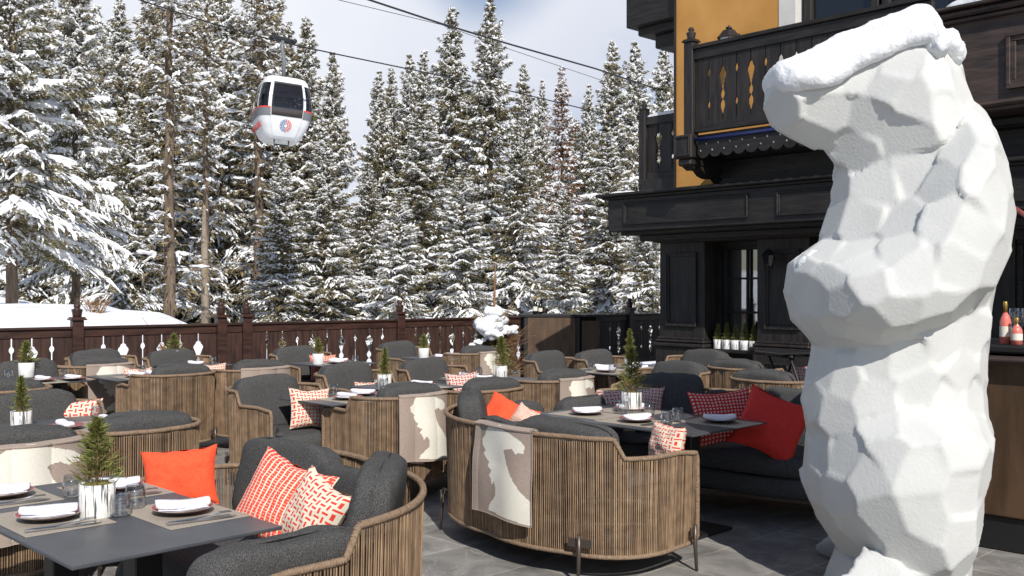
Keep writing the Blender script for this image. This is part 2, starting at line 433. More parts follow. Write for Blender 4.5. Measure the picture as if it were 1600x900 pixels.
tag(g.build('snow_ground', 'ground_snow'), kind='structure', label='sunlit snow bank and forest ground beyond the terrace')
# terrace floor, a slab up to the fence line
fl = MB()
a = FO+FD*(-40)+FN*.10; b_ = FO+FD*22+FN*.10
fl.prism([(a.x, a.y), (b_.x, b_.y), (30, 20), (30, -25), (-45, -25)][::-1], lambda p, q, d: (p, q, d), -.4, 0)
o = fl.build('terrace_floor', 'stone_floor'); outward(o); tag(o, kind='structure', label='grey stone slab terrace floor')

# ------------------------------------------------------------------ fence
def cut_profile(kind, z, z0, z1):
    """half width of the gap between two boards at height z; z0 bottom, z1 top"""
    t = (z-z0)/(z1-z0)
    s = .010
    def blob(c, hw, w): 
        k = 1-((t-c)/hw)**2
        return w*math.sqrt(k) if k > 0 else 0
    if t < .06 or t > .985: return .0015
    if kind == 0:
        return max(s, blob(.78, .055, .034), blob(.30, .05, .03))
    if kind == 1:
        a = max(blob(.79, .045, .045), blob(.735, .05, .075))
        if .50 < t < .73: a = max(a, .066*((t-.50)/.23)**1.3+.018)
        if .36 < t <= .50: a = max(a, .018+.03*math.sin((t-.36)/.14*PI))
        a = max(a, blob(.27, .08, .055), blob(.2,.05,.03))
        return max(s, a)
def board_run(mb, x0, x1, z0, z1, y, th, kinds, n, vert_m=0, prof=cut_profile, scale=1.0, nz=56):
    """boards side by side from x0 to x1 with fretwork gaps between them"""
    wdt = (x1-x0)/n
    for i in range(n):
        kl = None if i == 0 else kinds[(i-1) % len(kinds)]; kr = None if i == n-1 else kinds[i % len(kinds)]
        L_, R_ = [], []
        for j in range(nz+1):
            z = z0+(z1-z0)*j/nz
            L_.append((x0+i*wdt+(0 if kl is None else prof(kl, z, z0, z1)*scale), z))
            R_.append((x0+(i+1)*wdt-(0 if kr is None else prof(kr, z, z0, z1)*scale), z))
        vs = []; fs = []
        for (l, r) in zip(L_, R_):
            vs += [(l[0], y, l[1]), (r[0], y, r[1]), (r[0], y+th, r[1]), (l[0], y+th, l[1])]
        for j in range(nz):
            a, c = j*4, (j+1)*4
            fs += [(a, a+1, c+1, c), (a+1, a+2, c+2, c+1), (a+2, a+3, c+3, c+2), (a+3, a, c, c+3)]
        fs += [(0,3,2,1), (nz*4, nz*4+1, nz*4+2, nz*4+3)]
        mb.add(vs, fs, vert_m)
def finial(mb, x, y, z, s=1, mi=0):
    mb.box((x, y, z+.012*s), (.21*s, .21*s, .024*s), mi)
    mb.box((x, y, z+.034*s), (.18*s, .18*s, .02*s), mi)
    mb.lathe([(.055*s,.044*s),(.062*s,.06*s),(.064*s,.09*s),(.075*s,.14*s),(.075*s,.15*s),(.05*s,.158*s),(.035*s,.17*s),(.045*s,.185*s),(.048*s,.20*s),(.04*s,.222*s),(.018*s,.238*s),(0,.242*s)], 16, mi, (x, y, z))
FZ = math.atan2(FD.y, FD.x)
posts = [-4.6, -2.3, -.11, 1.98, 2.39, 5.2, 8.45, 10.86, 13.2]
hints = ['at the far left end of the terrace','left of the first white garden view','first one from the left edge','left post of the close pair of posts','right post of the close pair of posts','between the two long fence bays','behind the serving counter','in the shade beside the house','hidden beside the house wall']
for i, t in enumerate(posts):
    p = FO+FD*t
    m = MB(); m.bevbox((0,0,.6), (.15,.15,1.2), .008); m2 = MB(); finial(m2, 0, 0, 1.2)
    r = empty('fence_post', (p.x, p.y, 0), FZ, label='dark red brown turned fence post, '+hints[i], cat='fence post', group='posts of the terrace fence')
    m.build('post_shaft', 'fence_rail', r); m2.build('finial', 'fence_rail', r)
bay_h = ['far left bay behind the leftmost chairs','bay left of the leftmost visible post','bay in front of the snow bank','narrow plain bay between the two close posts','long bay behind the middle tables','bay running behind the snowy potted tree','shaded bay behind the counter','shaded bay touching the house wall']
for i in range(len(posts)-1):
    a, c = posts[i]+.078, posts[i+1]-.078
    p = FO+FD*a; ln = c-a
    r = empty('wooden_fence', (p.x, p.y, 0), FZ, label='dark brown fretwork fence panel, '+bay_h[i], cat='fence', group='panels of the terrace fence')
    m = MB()
    if ln < .5: board_run(m, 0, ln, .18, 1.0, -.012, .024, [0], 1)
    else:
        n = max(2, round(ln/.262))
        board_run(m, 0, ln, .18, .985, -.012, .024, [0,1], n, scale=1.0)
    m.build('boards', 'fence_wood', r)
    m = MB(); m.bevbox((ln/2, -.008, 1.095), (ln, .11, .035), .006); m.bevbox((ln/2, 0, 1.02), (ln, .06, .11), .006); m.build('top_rail', 'fence_rail', r)
    m = MB(); m.bevbox((ln/2, 0, .14), (ln, .06, .1), .006); m.build('bottom_rail', 'fence_rail', r)
# ------------------------------------------------------------------ spruces
def rng_np(seed): return np.random.default_rng(seed)
OCT_V = np.array([(1,0,0),(0,1,0),(-1,0,0),(0,-1,0),(0,0,1),(0,0,-1)], float)
OCT_F = np.array([(0,1,4),(1,2,4),(2,3,4),(3,0,4),(1,0,5),(2,1,5),(3,2,5),(0,3,5)])
def ico():
    t = (1+5**.5)/2
    v = np.array([(-1,t,0),(1,t,0),(-1,-t,0),(1,-t,0),(0,-1,t),(0,1,t),(0,-1,-t),(0,1,-t),(t,0,-1),(t,0,1),(-t,0,-1),(-t,0,1)], float)
    v /= np.linalg.norm(v[0])
    f = np.array([(0,11,5),(0,5,1),(0,1,7),(0,7,10),(0,10,11),(1,5,9),(5,11,4),(11,10,2),(10,7,6),(7,1,8),(3,9,4),(3,4,2),(3,2,6),(3,6,8),(3,8,9),(4,9,5),(2,4,11),(6,2,10),(8,6,7),(9,8,1)])
    return v, f
ICO_V, ICO_F = ico()
def np_mesh(name, V, Fc, mname, parent, smooth=False):
    me = bpy.data.meshes.new(name)
    k = Fc.shape[1]
    me.vertices.add(len(V)); me.vertices.foreach_set('co', V.astype(np.float32).ravel())
    me.loops.add(Fc.size); me.loops.foreach_set('vertex_index', Fc.astype(np.int32).ravel())
    me.polygons.add(len(Fc)); me.polygons.foreach_set('loop_start', np.arange(0, Fc.size, k, dtype=np.int32)); me.polygons.foreach_set('loop_total', np.full(len(Fc), k, dtype=np.int32))
    me.polygons.foreach_set('use_smooth', np.full(len(Fc), smooth))
    me.materials.append(MATS[mname]); me.update(calc_edges=True)
    o = bpy.data.objects.new(name, me); COL.objects.link(o); o.parent = parent
    return o
def lumps(C, S, R, VV, FF, jit=.25, squash=.6):
    n = len(C)
    ang = R.uniform(0, 2*PI, n); ca, sa = np.cos(ang), np.sin(ang)
    V = VV[None, :, :]*(1+R.uniform(-jit, jit, (n, len(VV), 1)))
    V = V*S[:, None, None]*np.array([1.25, .9, squash])
    X = V[..., 0]*ca[:, None]-V[..., 1]*sa[:, None]; Y = V[..., 0]*sa[:, None]+V[..., 1]*ca[:, None]
    V = np.stack([X, Y, V[..., 2]], -1)+C[:, None, :]
    Fc = FF[None]+(np.arange(n)*len(VV))[:, None, None]
    return V.reshape(-1, 3), Fc.reshape(-1, 3)
def ribbons(PTS, RAD, R, sides=5):
    N_, K = RAD.shape
    d = np.gradient(PTS, axis=1); d /= np.linalg.norm(d,axis=2,keepdims=True)+1e-9
    sd = np.cross(d, np.array([0,0,1.])); sd /= np.linalg.norm(sd,axis=2,keepdims=True)+1e-9
    up = np.cross(sd, d)
    a = np.arange(sides)*2*PI/sides+.3
    rad = RAD[:,:,None]*R.uniform(.75,1.25,(N_,K,sides))
    V = PTS[:,:,None,:]+sd[:,:,None,:]*(np.cos(a)[None,None]*rad*1.15)[...,None]+up[:,:,None,:]*(np.sin(a)[None,None]*rad*.80)[...,None]
    i = np.arange(K-1)[:,None]; k = np.arange(sides)[None]; k2 = (k+1) % sides
    A, B, C, D = i*sides+k, i*sides+k2, (i+1)*sides+k2, (i+1)*sides+k
    T = np.concatenate([np.stack([A,B,C],-1).reshape(-1,3), np.stack([A,C,D],-1).reshape(-1,3)])
    Fc = T[None]+(np.arange(N_)*K*sides)[:,None,None]
    return V.reshape(-1,3), Fc.reshape(-1,3)
def make_spruce(seed, Ht=17, Rr=2.7, z0=.8, needle='needles', bark='bark', dens=1.0, snow=1.0, sparse_to=0, trunk_r=.19, pads=1.0, droop=.35):
    R = rng_np(seed)
    root = empty('spruce_tree', (0,0,0))
    t = MB(); n = 14
    wob = R.uniform(-.06,.06,(n+1,2))
    pts = [(wob[i,0]*(i > 0), wob[i,1]*(i > 0), Ht*.985*i/n) for i in range(n+1)]
    t.tube(pts, [trunk_r*(1-i/n)**.85+.012 for i in range(n+1)], 9)
    # bare branches
    TC = []; TD = []; TS = []; SC = []; SS = []; RP = []; RR = []
    z = z0; Bp = []
    while z < Ht-.15:
        rel = (z-z0)/(Ht-z0)
        Lmax = Rr*(1-rel)**.92*(1+.13*math.sin(z*1.3+seed)+.08*math.sin(z*3.7+seed*2)) + .14
        nb = int(R.integers(5, 8)) if rel < .9 else 4
        a0 = R.uniform(0, 6.28)
        for k in range(nb):
            az = a0+k*6.283/nb+R.uniform(-.3,.3)
            Lb = Lmax*R.uniform(.5,1.2)
            thin = z < sparse_to
            if thin: Lb *= R.uniform(.3,.8)
            out = np.array([math.cos(az), math.sin(az), 0]); side = np.array([-out[1], out[0], 0])
            dr = droop*(1-rel*.9)*R.uniform(.7,1.3)
            tt = np.linspace(0,1,7)
            path = out[None]*(Lb*tt)[:,None]+np.array([0,0,1.])[None]*(z+Lb*(.16*tt*(rel*1.6+.2)-dr*tt**1.4+.16*tt**3))[:,None]
            if Lb > .8: t.tube([tuple(p) for p in path[:6]], [max(.006,.028*(Lb/3+.3)*(1-.85*q)) for q in tt[:6]], 4, caps=False)
            m = int(dens*(62*Lb+14)*(.3 if thin else 1))
            s = R.uniform(.10,1.0,m)**.8
            w = (.26*Lb*(1-s*.75)+.07)*R.uniform(-1,1,m)
            base = np.stack([np.interp(s,tt,path[:,i]) for i in range(3)],1)
            pos = base+side[None]*w[:,None]
            hang = np.abs(w)*.5+R.uniform(0,.30,m)*(1-rel*.6)
            pos[:,2] -= hang
            d = out[None]*R.uniform(.25,1,m)[:,None]+side[None]*(np.sign(w)*R.uniform(0,.9,m))[:,None]
            d[:,2] += R.uniform(-1.1,.12,m)*(1-.4*rel)
            d /= np.linalg.norm(d,axis=1)[:,None]
            TC.append(pos); TD.append(d); TS.append(R.uniform(.12,.32,m)*(1-.35*rel))
            patch = max(.10, min(1.9, 1.0+2.2*noise.noise(Vector((out[0]*1.3, out[1]*1.3, z*.55+seed*7)))))*R.uniform(.5,1.5)*snow*(.35 if thin else 1)
            ms = int(m*.20*patch); ii = R.integers(0,m,ms) if m else []
            if ms:
                q = pos[ii].copy(); q[:,2] += R.uniform(.0,.09,ms); q[:,:2] += R.uniform(-.05,.05,(ms,2))
                SC.append(q); SS.append(R.uniform(.02,.055,ms)*R.choice([1,1,1.7],ms))
            # snow lying in runs along the bough and its side twigs
            up = np.array([0,0,1.])
            if R.uniform() < .75*patch+.1:
                s0 = R.uniform(.12,.5); s1 = min(1.03, s0+R.uniform(.3,.8)); q = np.linspace(s0,s1,6)
                RP.append(np.stack([np.interp(q,tt,path[:,i]) for i in range(3)],1)+up*.05+R.normal(size=(6,3))*.018)
                RR.append((.035+.040*min(Lb,2.6))*pads**.5*R.uniform(.5,1.45,6)*np.array([.25,.8,1,1,.85,.2]))
            nt_ = int(R.poisson(4.6*Lb*min(patch,1.5)+.3))
            for _ in range(nt_):
                s0 = R.uniform(.12,.92); sg = R.choice([-1,1]); w1 = (.30*Lb*(1-s0*.7)+.12)*R.uniform(.6,1.15)
                st = R.uniform(0,.35); q = np.linspace(st,1,6)
                c0 = np.array([np.interp(s0,tt,path[:,i]) for i in range(3)]); c1 = np.array([np.interp(min(1,s0+.28),tt,path[:,i]) for i in range(3)])
                pp = c0[None]+(c1-c0)[None]*q[:,None]*.9+side[None]*(sg*w1*q)[:,None]; pp[:,2] -= w1*(.35*q+.25*q**2)-.04
                RP.append(pp+R.normal(size=(6,3))*.03); RR.append((.020+.015*min(Lb,2.2))*R.uniform(.4,1.6,6)*np.array([.3,.9,1,.9,.7,.2]))
        z += (.34+.16*(1-rel))*R.uniform(.7,1.3)*(.7 if rel > .6 else 1)
    TC, TD, TS = np.concatenate(TC), np.concatenate(TD), np.concatenate(TS)
    n = len(TC)
    rnd = R.normal(size=(n,3)); sd = np.cross(TD, rnd); sd /= np.linalg.norm(sd,axis=1)[:,None]
    wd = TS*R.uniform(.10,.21,n)
    a = TC-TD*TS[:,None]*.5; b = TC+sd*wd[:,None]; c = TC+TD*TS[:,None]*.7; d = TC-sd*wd[:,None]
    V = np.stack([a,b,c,d],1).reshape(-1,3); Fc = np.arange(4*n).reshape(-1,4)
    t.build('trunk', bark, root)
    np_mesh('crown', V, Fc, needle, root)
    V1, F1 = lumps(np.concatenate(SC), np.concatenate(SS), R, OCT_V, OCT_F, .5, .85)
    V2, F2 = ribbons(np.array(RP), np.array(RR), R)
    F1 = np.concatenate([F1, F1[:,2:3]],1) if False else F1
    np_mesh('snow_load', np.concatenate([V1,V2]), np.concatenate([F1,F2+len(V1)]), 'tree_snow', root, smooth=False)
    kids_map[root] = kids(root)
    root['_h'] = Ht
    return root
T = {}
T['a'] = make_spruce(1, 17, 3.3, .4, dens=1.1, droop=.45)
T['b'] = make_spruce(2, 17, 3.0, .4, snow=1.1, droop=.55, dens=1.1)
T['c'] = make_spruce(3, 17, 3.8, .4, snow=.9, dens=1.1, droop=.6)
T['bare'] = make_spruce(4, 20, 2.2, 2.2, needle='needles_dry', dens=.42, snow=.62, sparse_to=9, trunk_r=.21, pads=.7, droop=.30)
T['brown'] = make_spruce(5, 15, 2.1, .4, needle='needles_brown', dens=.6, snow=.85, trunk_r=.17)
T['big'] = make_spruce(6, 21, 3.7, 3.6, snow=1.25, pads=1.9, dens=.95, trunk_r=.26, droop=.55)
used = set()
def tree(kind, px, ytip, Y, label, rz=None, wide=1.0, cat='spruce', base=None):
    src = T[kind]
    if kind in used:
        r = copy_tree(src)
    else: r = src; used.add(kind)
    x = (px-800)/F*Y; zb = terr(x, Y)-.25 if base is None else base
    ztip = H-(ytip-450)/F*Y
    s = (ztip-zb)/src['_h']
    r.location = (x, Y, zb); r.scale = (s*wide, s*wide, s); r.rotation_euler = (0,0, rz if rz is not None else random.uniform(0,6.28))
    tag(r, label, cat, 'snow laden spruces beyond the fence')
    return r
TL = [
 ('big', 18, -230, 27, 'huge near spruce filling the left edge, heavy snow on drooping boughs', 1.0),
 ('big', 118, -120, 31, 'second large dark spruce from the left, boughs sweeping to the snow bank', .85),
 ('b', 150, -2, 46, 'slim spruce whose tip reaches the top edge left of the tall bare trunk', 1.0),
 ('a', 186, -8, 50, 'slim spruce standing just left of the tall bare trunk', 1.0),
 ('bare', 266, -330, 36, 'tallest bare trunked spruce with dry hanging twigs, left of the gondola', 1.0),
 ('bare', 322, -150, 39, 'spruce with pale bare lower trunk behind the snow bank', .8),
 ('bare', 403, -210, 44, 'spruce whose orange brown trunk rises directly behind the gondola', 1.1),
 ('c', 345, -60, 47, 'dense spruce between the two bare trunks left of the gondola', 1.0),
 ('c', 300, -30, 52, 'dense spruce behind the pale bare trunk', 1.0),
 ('a', 236, -60, 49, 'dense spruce behind and left of the tallest bare trunk', .9),
 ('a', 420, -90, 50, 'snowy spruce close behind the gondola', 1.0),
 ('b', 478, 18, 50, 'pointed spruce right of the gondola with its tip under the cable', 1.0),
 ('a', 520, 78, 54, 'lower spruce right of the gondola at the edge of the sky gap', .9),
 ('a', 592, 108, 60, 'spruce with a low tip at the left of the middle group', .9),
 ('b', 611, 98, 63, 'thin spruce twin tip at the left of the middle group', .8),
 ('a', 640, 82, 60, 'spruce left of the two tallest middle spruces', .9),
 ('c', 662, 72, 64, 'spruce half hidden behind the taller middle pair', .8),
 ('b', 706, 2, 56, 'left one of the two tallest middle spruces', 1.0),
 ('a', 766, -6, 54, 'right one of the two tallest middle spruces', 1.0),
 ('b', 818, 92, 62, 'spruce just right of the tallest middle pair', .9),
 ('a', 847, 122, 66, 'small spruce tip beside the brown needled spruce', .7),
 ('brown', 878, 98, 54, 'rust brown needled spruce with little green left', 1.0),
 ('a', 920, 130, 62, 'spruce right of the rust brown one', .8),
 ('b', 957, 56, 55, 'tall spruce left of the house with the lower cable crossing it', 1.0),
 ('a', 992, 62, 57, 'tall spruce right next to the previous one, near the house', 1.0),
 ('c', 1037, 48, 45, 'nearer spruce partly hidden by the corner of the house', .75),
 ('c', 1075, 70, 60, 'spruce mostly hidden behind the house wall', .9),
 ('a', 735, 130, 72, 'spruce in the second row behind the tallest middle pair', 1.2),
 ('b', 900, 180, 72, 'far spruce behind the rust brown one', 1.2),
 ('c', 450, 40, 66, 'far spruce behind the gondola cabin', 1.2),
 ('a', 60, -40, 48, 'spruce behind the two large dark ones at the left', 1.1),
 ('b', 375, 20, 62, 'far spruce seen between the gondola and the bare trunks', 1.2),
 ('a', 660, 160, 50, 'shorter bushy spruce in front of the tallest middle pair', 1.5),
 ('c', 808, 190, 48, 'shorter bushy spruce behind the potted tree', 1.2),
 ('c', 575, 250, 47, 'short bushy spruce low in the sky gap', 1.3),
 ('a', 505, 190, 44, 'short bushy spruce right of the gondola, near the fence', 1.3),
 ('b', 952, 200, 46, 'short spruce in front of the two near the house', 1.3),
 ('c', 725, 250, 42, 'small bushy spruce low behind the middle of the fence', 1.4),
 ('b', 880, 290, 41, 'small bushy spruce low behind the serving counter', 1.4),
 ('a', 440, 240, 42, 'small bushy spruce directly below the gondola', 1.3),
 ('c', 625, 290, 40, 'small bushy spruce low behind the long fence bay', 1.4),
 ('a', 1010, 260, 40, 'small bushy spruce low beside the house corner', 1.2),
 ('c', 205, 150, 44, 'short dark spruce above the snow bank', 1.1),
]
for (k, px, yt, Y, lab, wd) in TL: tree(k, px, yt, Y, lab, wide=wd)
for (px, Y, hh, sd) in ((150,22,.6,1),(262,20,.9,2)):
    rr = random.Random(sd); m = MB(); x = (px-800)/F*Y
    for k in range(26):
        a = rr.uniform(0,6.28); l = rr.uniform(.3,1)*hh; b_3 = (rr.uniform(-.12,.12), rr.uniform(-.12,.12), -.1)
        e_ = (b_3[0]+math.cos(a)*l*.6, b_3[1]+math.sin(a)*l*.6, l*rr.uniform(.4,.9)); mid = tuple((b_3[i]+e_[i])/2+(.08*hh if i == 2 else 0) for i in range(3))
        m.tube([b_3, mid, e_], [.012,.008,.003], 4, caps=False)
        for q in range(2): m.tube([mid, (mid[0]+rr.uniform(-.2,.2), mid[1]+rr.uniform(-.2,.2), mid[2]+rr.uniform(.0,.2))], [.005,.002], 3, caps=False)
    o = m.build('bare_shrub', 'twig'); o.location = (x, Y, terr(x, Y)); tag(o, 'bare twiggy shrub poking out of the snow bank, '+['left one','right one near the pale trunk'][sd-1], 'shrub', 'bare shrubs on the snow bank')
# the bare straight pole trunk standing alone at 320
m = MB(); m.tube([(0,0,-.3),(.03,0,2),(0,.02,4.2),(0,0,5.6)], [.16,.145,.125,.05], 12)
r = m.build('dead_trunk', 'bark_pale'); p = P(319, 495, 38.5); r.location = (p.x, p.y, terr(p.x, p.y)); tag(r, 'smooth pale branchless tree trunk in front of the spruces', 'tree trunk')

# ------------------------------------------------------------------ cable car
cg = empty('gondola', P(437, 222, 35), math.radians(12), label='white and grey cable car cabin with red stripe hanging among the spruces', cat='gondola')
secs = [(0,.58),(.10,.70),(.45,.88),(.75,.97),(1.05,1.0),(1.35,.98),(1.75,.90),(2.02,.81),(2.14,.72),(2.18,.6)]
def gr(z):
    zz = [s[0] for s in secs]; rr = [s[1] for s in secs]
    return float(np.interp(z, zz, rr))
def gsurf(a, z, off=0):
    ca, sa = math.cos(a), math.sin(a); e = .38
    x = math.copysign(abs(ca)**e, ca); y = math.copysign(abs(sa)**e, sa)
    r = gr(z)+off
    return (x*r*.95, y*r*1.02, z)
def gpatch(mb, a0, a1, z0, z1, off, na=20, nz=8, mi=0, sh=None):
    vs = []; fs = []
    for j in range(nz+1):
        z = z0+(z1-z0)*j/nz
        for i in range(na+1):
            a = a0+(a1-a0)*i/na
            vs.append(gsurf(a, z, off))
    for j in range(nz):
        for i in range(na):
            q = j*(na+1)+i; fs.append((q, q+1, q+na+2, q+na+1))
    mb.add(vs, fs, mi, True)
m = MB(); gpatch(m, 0, 2*PI, 0, .98, 0, 96, 14); vs = [gsurf(2*PI*i/48, 0) for i in range(48)]; m.add(vs, [tuple(reversed(range(48)))])
m.build('hull', 'gond_white', cg)
m = MB()
gpatch(m, 0, 2*PI, 1.86, 2.18, 0, 96, 6); m.add([gsurf(2*PI*i/48, 2.18) for i in range(48)], [tuple(range(48))])
for a in range(8):   # pillars beside each window
    aa = PI/4*a
    if a % 2: continue
    gpatch(m, aa-.37, aa-.235, .96, 1.88, 0, 5, 8)
    gpatch(m, aa+.235, aa+.37, .96, 1.88, 0, 5, 8)
m.build('cabin_frame', 'gond_white', cg)
m = MB(); gpatch(m, 0, 2*PI, .68, .94, .012, 96, 3); m.build('grey_band', 'gond_grey', cg)
m = MB(); gpatch(m, 0, 2*PI, .945, .985, .016, 96, 2); m.build('red_stripe', 'gond_red', cg)
fd = -PI/2  # door faces the camera side
m = MB(); gpatch(m, fd-.24, fd+.24, .06, .98, .03, 12, 8); gpatch(m, fd-.24, fd-.20, .98, 1.9, .03, 2, 6); gpatch(m, fd+.20, fd+.24, .98, 1.9, .03, 2, 6); d_ = m.build('door', 'gond_white', cg)
m = MB(); gpatch(m, fd-.21, fd+.21, .70, .76, .045, 6, 1); gpatch(m, fd-.21, fd+.21, 1.84, 1.90, .045, 6, 1); gpatch(m, fd-.21, fd-.185, .76, 1.84, .045, 2, 6); gpatch(m, fd+.185, fd+.21, .76, 1.84, .045, 2, 6); m.build('door_frame', 'gond_black', d_)
m = MB(); gpatch(m, fd-.19, fd+.19, .76, 1.84, .040, 8, 6); m.build('door_window', 'gond_glass', d_)
for s_ in (0, PI, PI/2, -PI/2):
    if s_ == fd: continue
    m = MB(); gpatch(m, s_-.70 if s_ in (0,PI) else s_-.7, s_+.70, .99, 1.86, -.006, 24, 8); m.build('window', 'gond_glass', cg)
for (a0, a1) in ((fd-.72, fd-.26), (fd+.26, fd+.72)):
    m = MB(); gpatch(m, a0, a1, .99, 1.86, -.004, 12, 8); m.build('window', 'gond_glass', cg)
m = MB(); m.bevbox((-.28,0,.62), (.28,1.3,.06), .02); m.bevbox((.28,0,.62), (.28,1.3,.06), .02); m.box((-.5,0,.95),(.06,1.3,.55)); m.box((.5,0,.95),(.06,1.3,.55)); m.build('bench', 'gond_black', cg)
m = MB(); m.box((0,0,2.22),(.85,.7,.07)); m.build('roof_rack', 'gond_grey', cg)
m = MB(); m.tube([(-.25,-.3,-.0),(-.25,-.3,-.16),(.25,-.3,-.16),(.25,-.3,0)], .028, 6); m.build('ski_rack', 'gond_black', cg)
m = MB(); m.tube([(0,0,2.2),(-.02,0,2.9),(-.12,0,3.35),(-.12,0,3.62)], .07, 8); m.build('hanger_arm', 'gond_grey', cg)
m = MB(); m.bevbox((-.12,0,3.68), (.85,.12,.16), .03, rz=.3); m.tube([(-.5,-.1,3.66),(-.5,.1,3.66)], .08, 10); m.tube([(.3,-.1,3.66),(.3,.1,3.66)], .08, 10); m.build('cable_grip', 'gond_black', cg)
# emblem: a ring of wedge shards, blue half and red half
rr = random.Random(3)
for half, mn in ((0,'gond_blue'),(1,'gond_red')):
    m = MB()
    for k in range(6):
        a = PI/2+(k+.5)*PI/6+half*PI
        for (r0, r1, wd) in ((.05,.10,.030),(.11,.16,.045),(.165,.205,.05)):
            ca, sa = math.cos(a), math.sin(a)
            for off in (-1, 1):
                o2 = off*wd*.55
                def Q(r, w_): return (r*ca-w_*sa, r*sa+w_*ca)
                poly = [Q(r0, o2-.010), Q((r0+r1)/2, o2-wd*.42), Q(r1, o2), Q((r0+r1)/2, o2+wd*.42)]
                m.add([(x_-.0, gsurf(fd, .40+y_, .045)[1], .40+y_) for x_, y_ in poly], [(0,1,2,3)])
    m.build('emblem', mn, cg)
fc = bpy.data.curves.new('lettering', 'FONT'); fc.body = 'COURCHEVEL'; fc.size = .24; fc.extrude = .004; fc.align_x = 'CENTER'
fo = bpy.data.objects.new('lettering_tmp', fc); COL.objects.link(fo)
dg = bpy.context.evaluated_depsgraph_get(); me = bpy.data.meshes.new_from_object(fo.evaluated_get(dg)); bpy.data.objects.remove(fo)
for v in me.vertices:
    y_ = -v.co.x; z_ = .33+v.co.y; v.co = Vector((-(gr(z_)*.95+.02+v.co.z), y_*1.0, z_))
me.materials.append(MATS['gond_red']); o = bpy.data.objects.new('lettering', me); COL.objects.link(o); o.parent = cg
cg.rotation_euler = (math.radians(-3), math.radians(4), math.radians(24))
def cable(name, pts, r, lab):
    m = MB(); pp = [P(*q) for q in pts]
    # smooth by sampling
    out = []
    for i in range(len(pp)-1):
        for k in range(6): out.append(pp[i].lerp(pp[i+1], k/6))
    out.append(pp[-1]); m.tube(out, r, 6)
    tag(m.build(name, 'gond_black'), lab, 'cable')
def inv(D0, D1, x0, x1, x): return 1/(1/D0+(1/D1-1/D0)*(x-x0)/(x1-x0))
def cab(pl, D0, D1):
    x0, x1 = pl[0][0], pl[-1][0]
    return [(x, y, inv(D0, D1, x0, x1, x)) for x, y in pl]
cable('steel_cable', cab([(60,-55),(225,2),(330,36),(432,64),(533,86),(640,108),(760,133),(925,173),(1075,208)], 30, 52), .026, 'lower haul cable carrying the gondola')
cable('steel_cable', cab([(440,-42),(575,-1),(690,37),(800,70),(930,107),(1060,150)], 30, 46), .036, 'upper thick cable crossing above the middle spruces')
cable('steel_cable', cab([(400,-40),(530,0),(690,38.5),(800,78),(930,122),(1060,168)], 30, 46), .011, 'thin signal cable hanging below the upper thick cable')
# ------------------------------------------------------------------ the house
BR = math.atan2(-.727, .687)
BA = Vector((2.07, 14, 0))
def bw(x, y, z=0):
    return Vector((BA.x+.687*x+.727*y, BA.y-.727*x+.687*y, z))
hs = empty('chalet', BA, BR, label='dark timber alpine house with ochre upper wall and carved balcony', cat='house')
def frame(mb, x0, x1, z0, z1, y, w_=.06, d=.03, mi=0):
    """raised rectangular moulding on a face looking towards -y"""
    for k, (ww, dd) in enumerate(((w_, d), (w_*.45, d*1.7))):
        mb.bevbox(((x0+x1)/2, y-dd/2+.001, z1-ww/2), (x1-x0, dd, ww), .006, mi); mb.bevbox(((x0+x1)/2, y-dd/2+.001, z0+ww/2), (x1-x0, dd, ww), .006, mi)
        mb.bevbox((x0+ww/2, y-dd/2+.002, (z0+z1)/2), (ww, dd-.002, z1-z0-2*ww), .006, mi); mb.bevbox((x1-ww/2, y-dd/2+.002, (z0+z1)/2), (ww, dd-.002, z1-z0-2*ww), .006, mi)
# ground floor wall with window openings left as recesses
m = MB()
wins = [(.80, 1.56, .84, 2.22), (4.62, 5.42, .84, 2.18), (7.2, 8.4, .84, 2.18)]
x = .04
for (a, b, z0, z1) in wins:
    m.box(((x+a)/2, 4.2, 1.25), (a-x, 7.7, 2.5)); m.box(((a+b)/2, 4.2, z0/2), (b-a, 7.7, z0)); m.box(((a+b)/2, 4.2, (z1+2.5)/2), (b-a, 7.7, 2.5-z1)); m.box(((a+b)/2, 4.45, (z0+z1)/2), (b-a, 7.2, z1-z0)); x = b
m.box(((x+20)/2, 4.2, 1.25), (20-x, 7.7, 2.5))
m.build('ground_wall', 'dark_wood_v', hs)
for i, (a, b, z0, z1) in enumerate(wins):
    m = MB(); f_ = .05
    for zc in (z0+f_/2, z1-f_/2): m.bevbox(((a+b)/2, .42, zc), (b-a, .07, f_), .006)
    for xc in (a+f_/2, b-f_/2): m.bevbox((xc, .42, (z0+z1)/2), (f_, .07, z1-z0-2*f_), .006)
    nv = 1 if i == 0 else 2
    for k in range(1, nv+1): m.bevbox((a+(b-a)*k/(nv+1), .415, (z0+z1)/2), (.028, .05, z1-z0-2*f_), .004)
    for k in (1, 2): m.bevbox(((a+b)/2, .413, z0+(z1-z0)*k/3+.02), (b-a-2*f_, .046, .028), .004)
    wf = m.build('window', 'dark_wood', hs)
    m = MB(); m.box(((a+b)/2, .46, (z0+z1)/2), (b-a-.02, .006, z1-z0-.02)); m.build('pane', 'pane_glass', wf)
    m = MB(); n = 40
    for k in range(n+1):
        xx = a+.03+(b-a-.06)*k/n; yy = .60+.025*math.sin(k*1.9)+.015*math.sin(k*.8)
        m.v += [(xx, yy, z0), (xx, yy, z1)]
    for k in range(n):
        if abs(k-n*.42) < 4: continue
        m.f.append((2*k, 2*k+2, 2*k+3, 2*k+1)); m.m.append(0); m.sm.append(True)
    m.build('curtain', 'curtain', wf)
    m = MB(); m.bevbox(((a+b)/2, .22, z0-.03), (b-a+.02, .42, .05), .01); m.build('sill', 'dark_wood', wf)
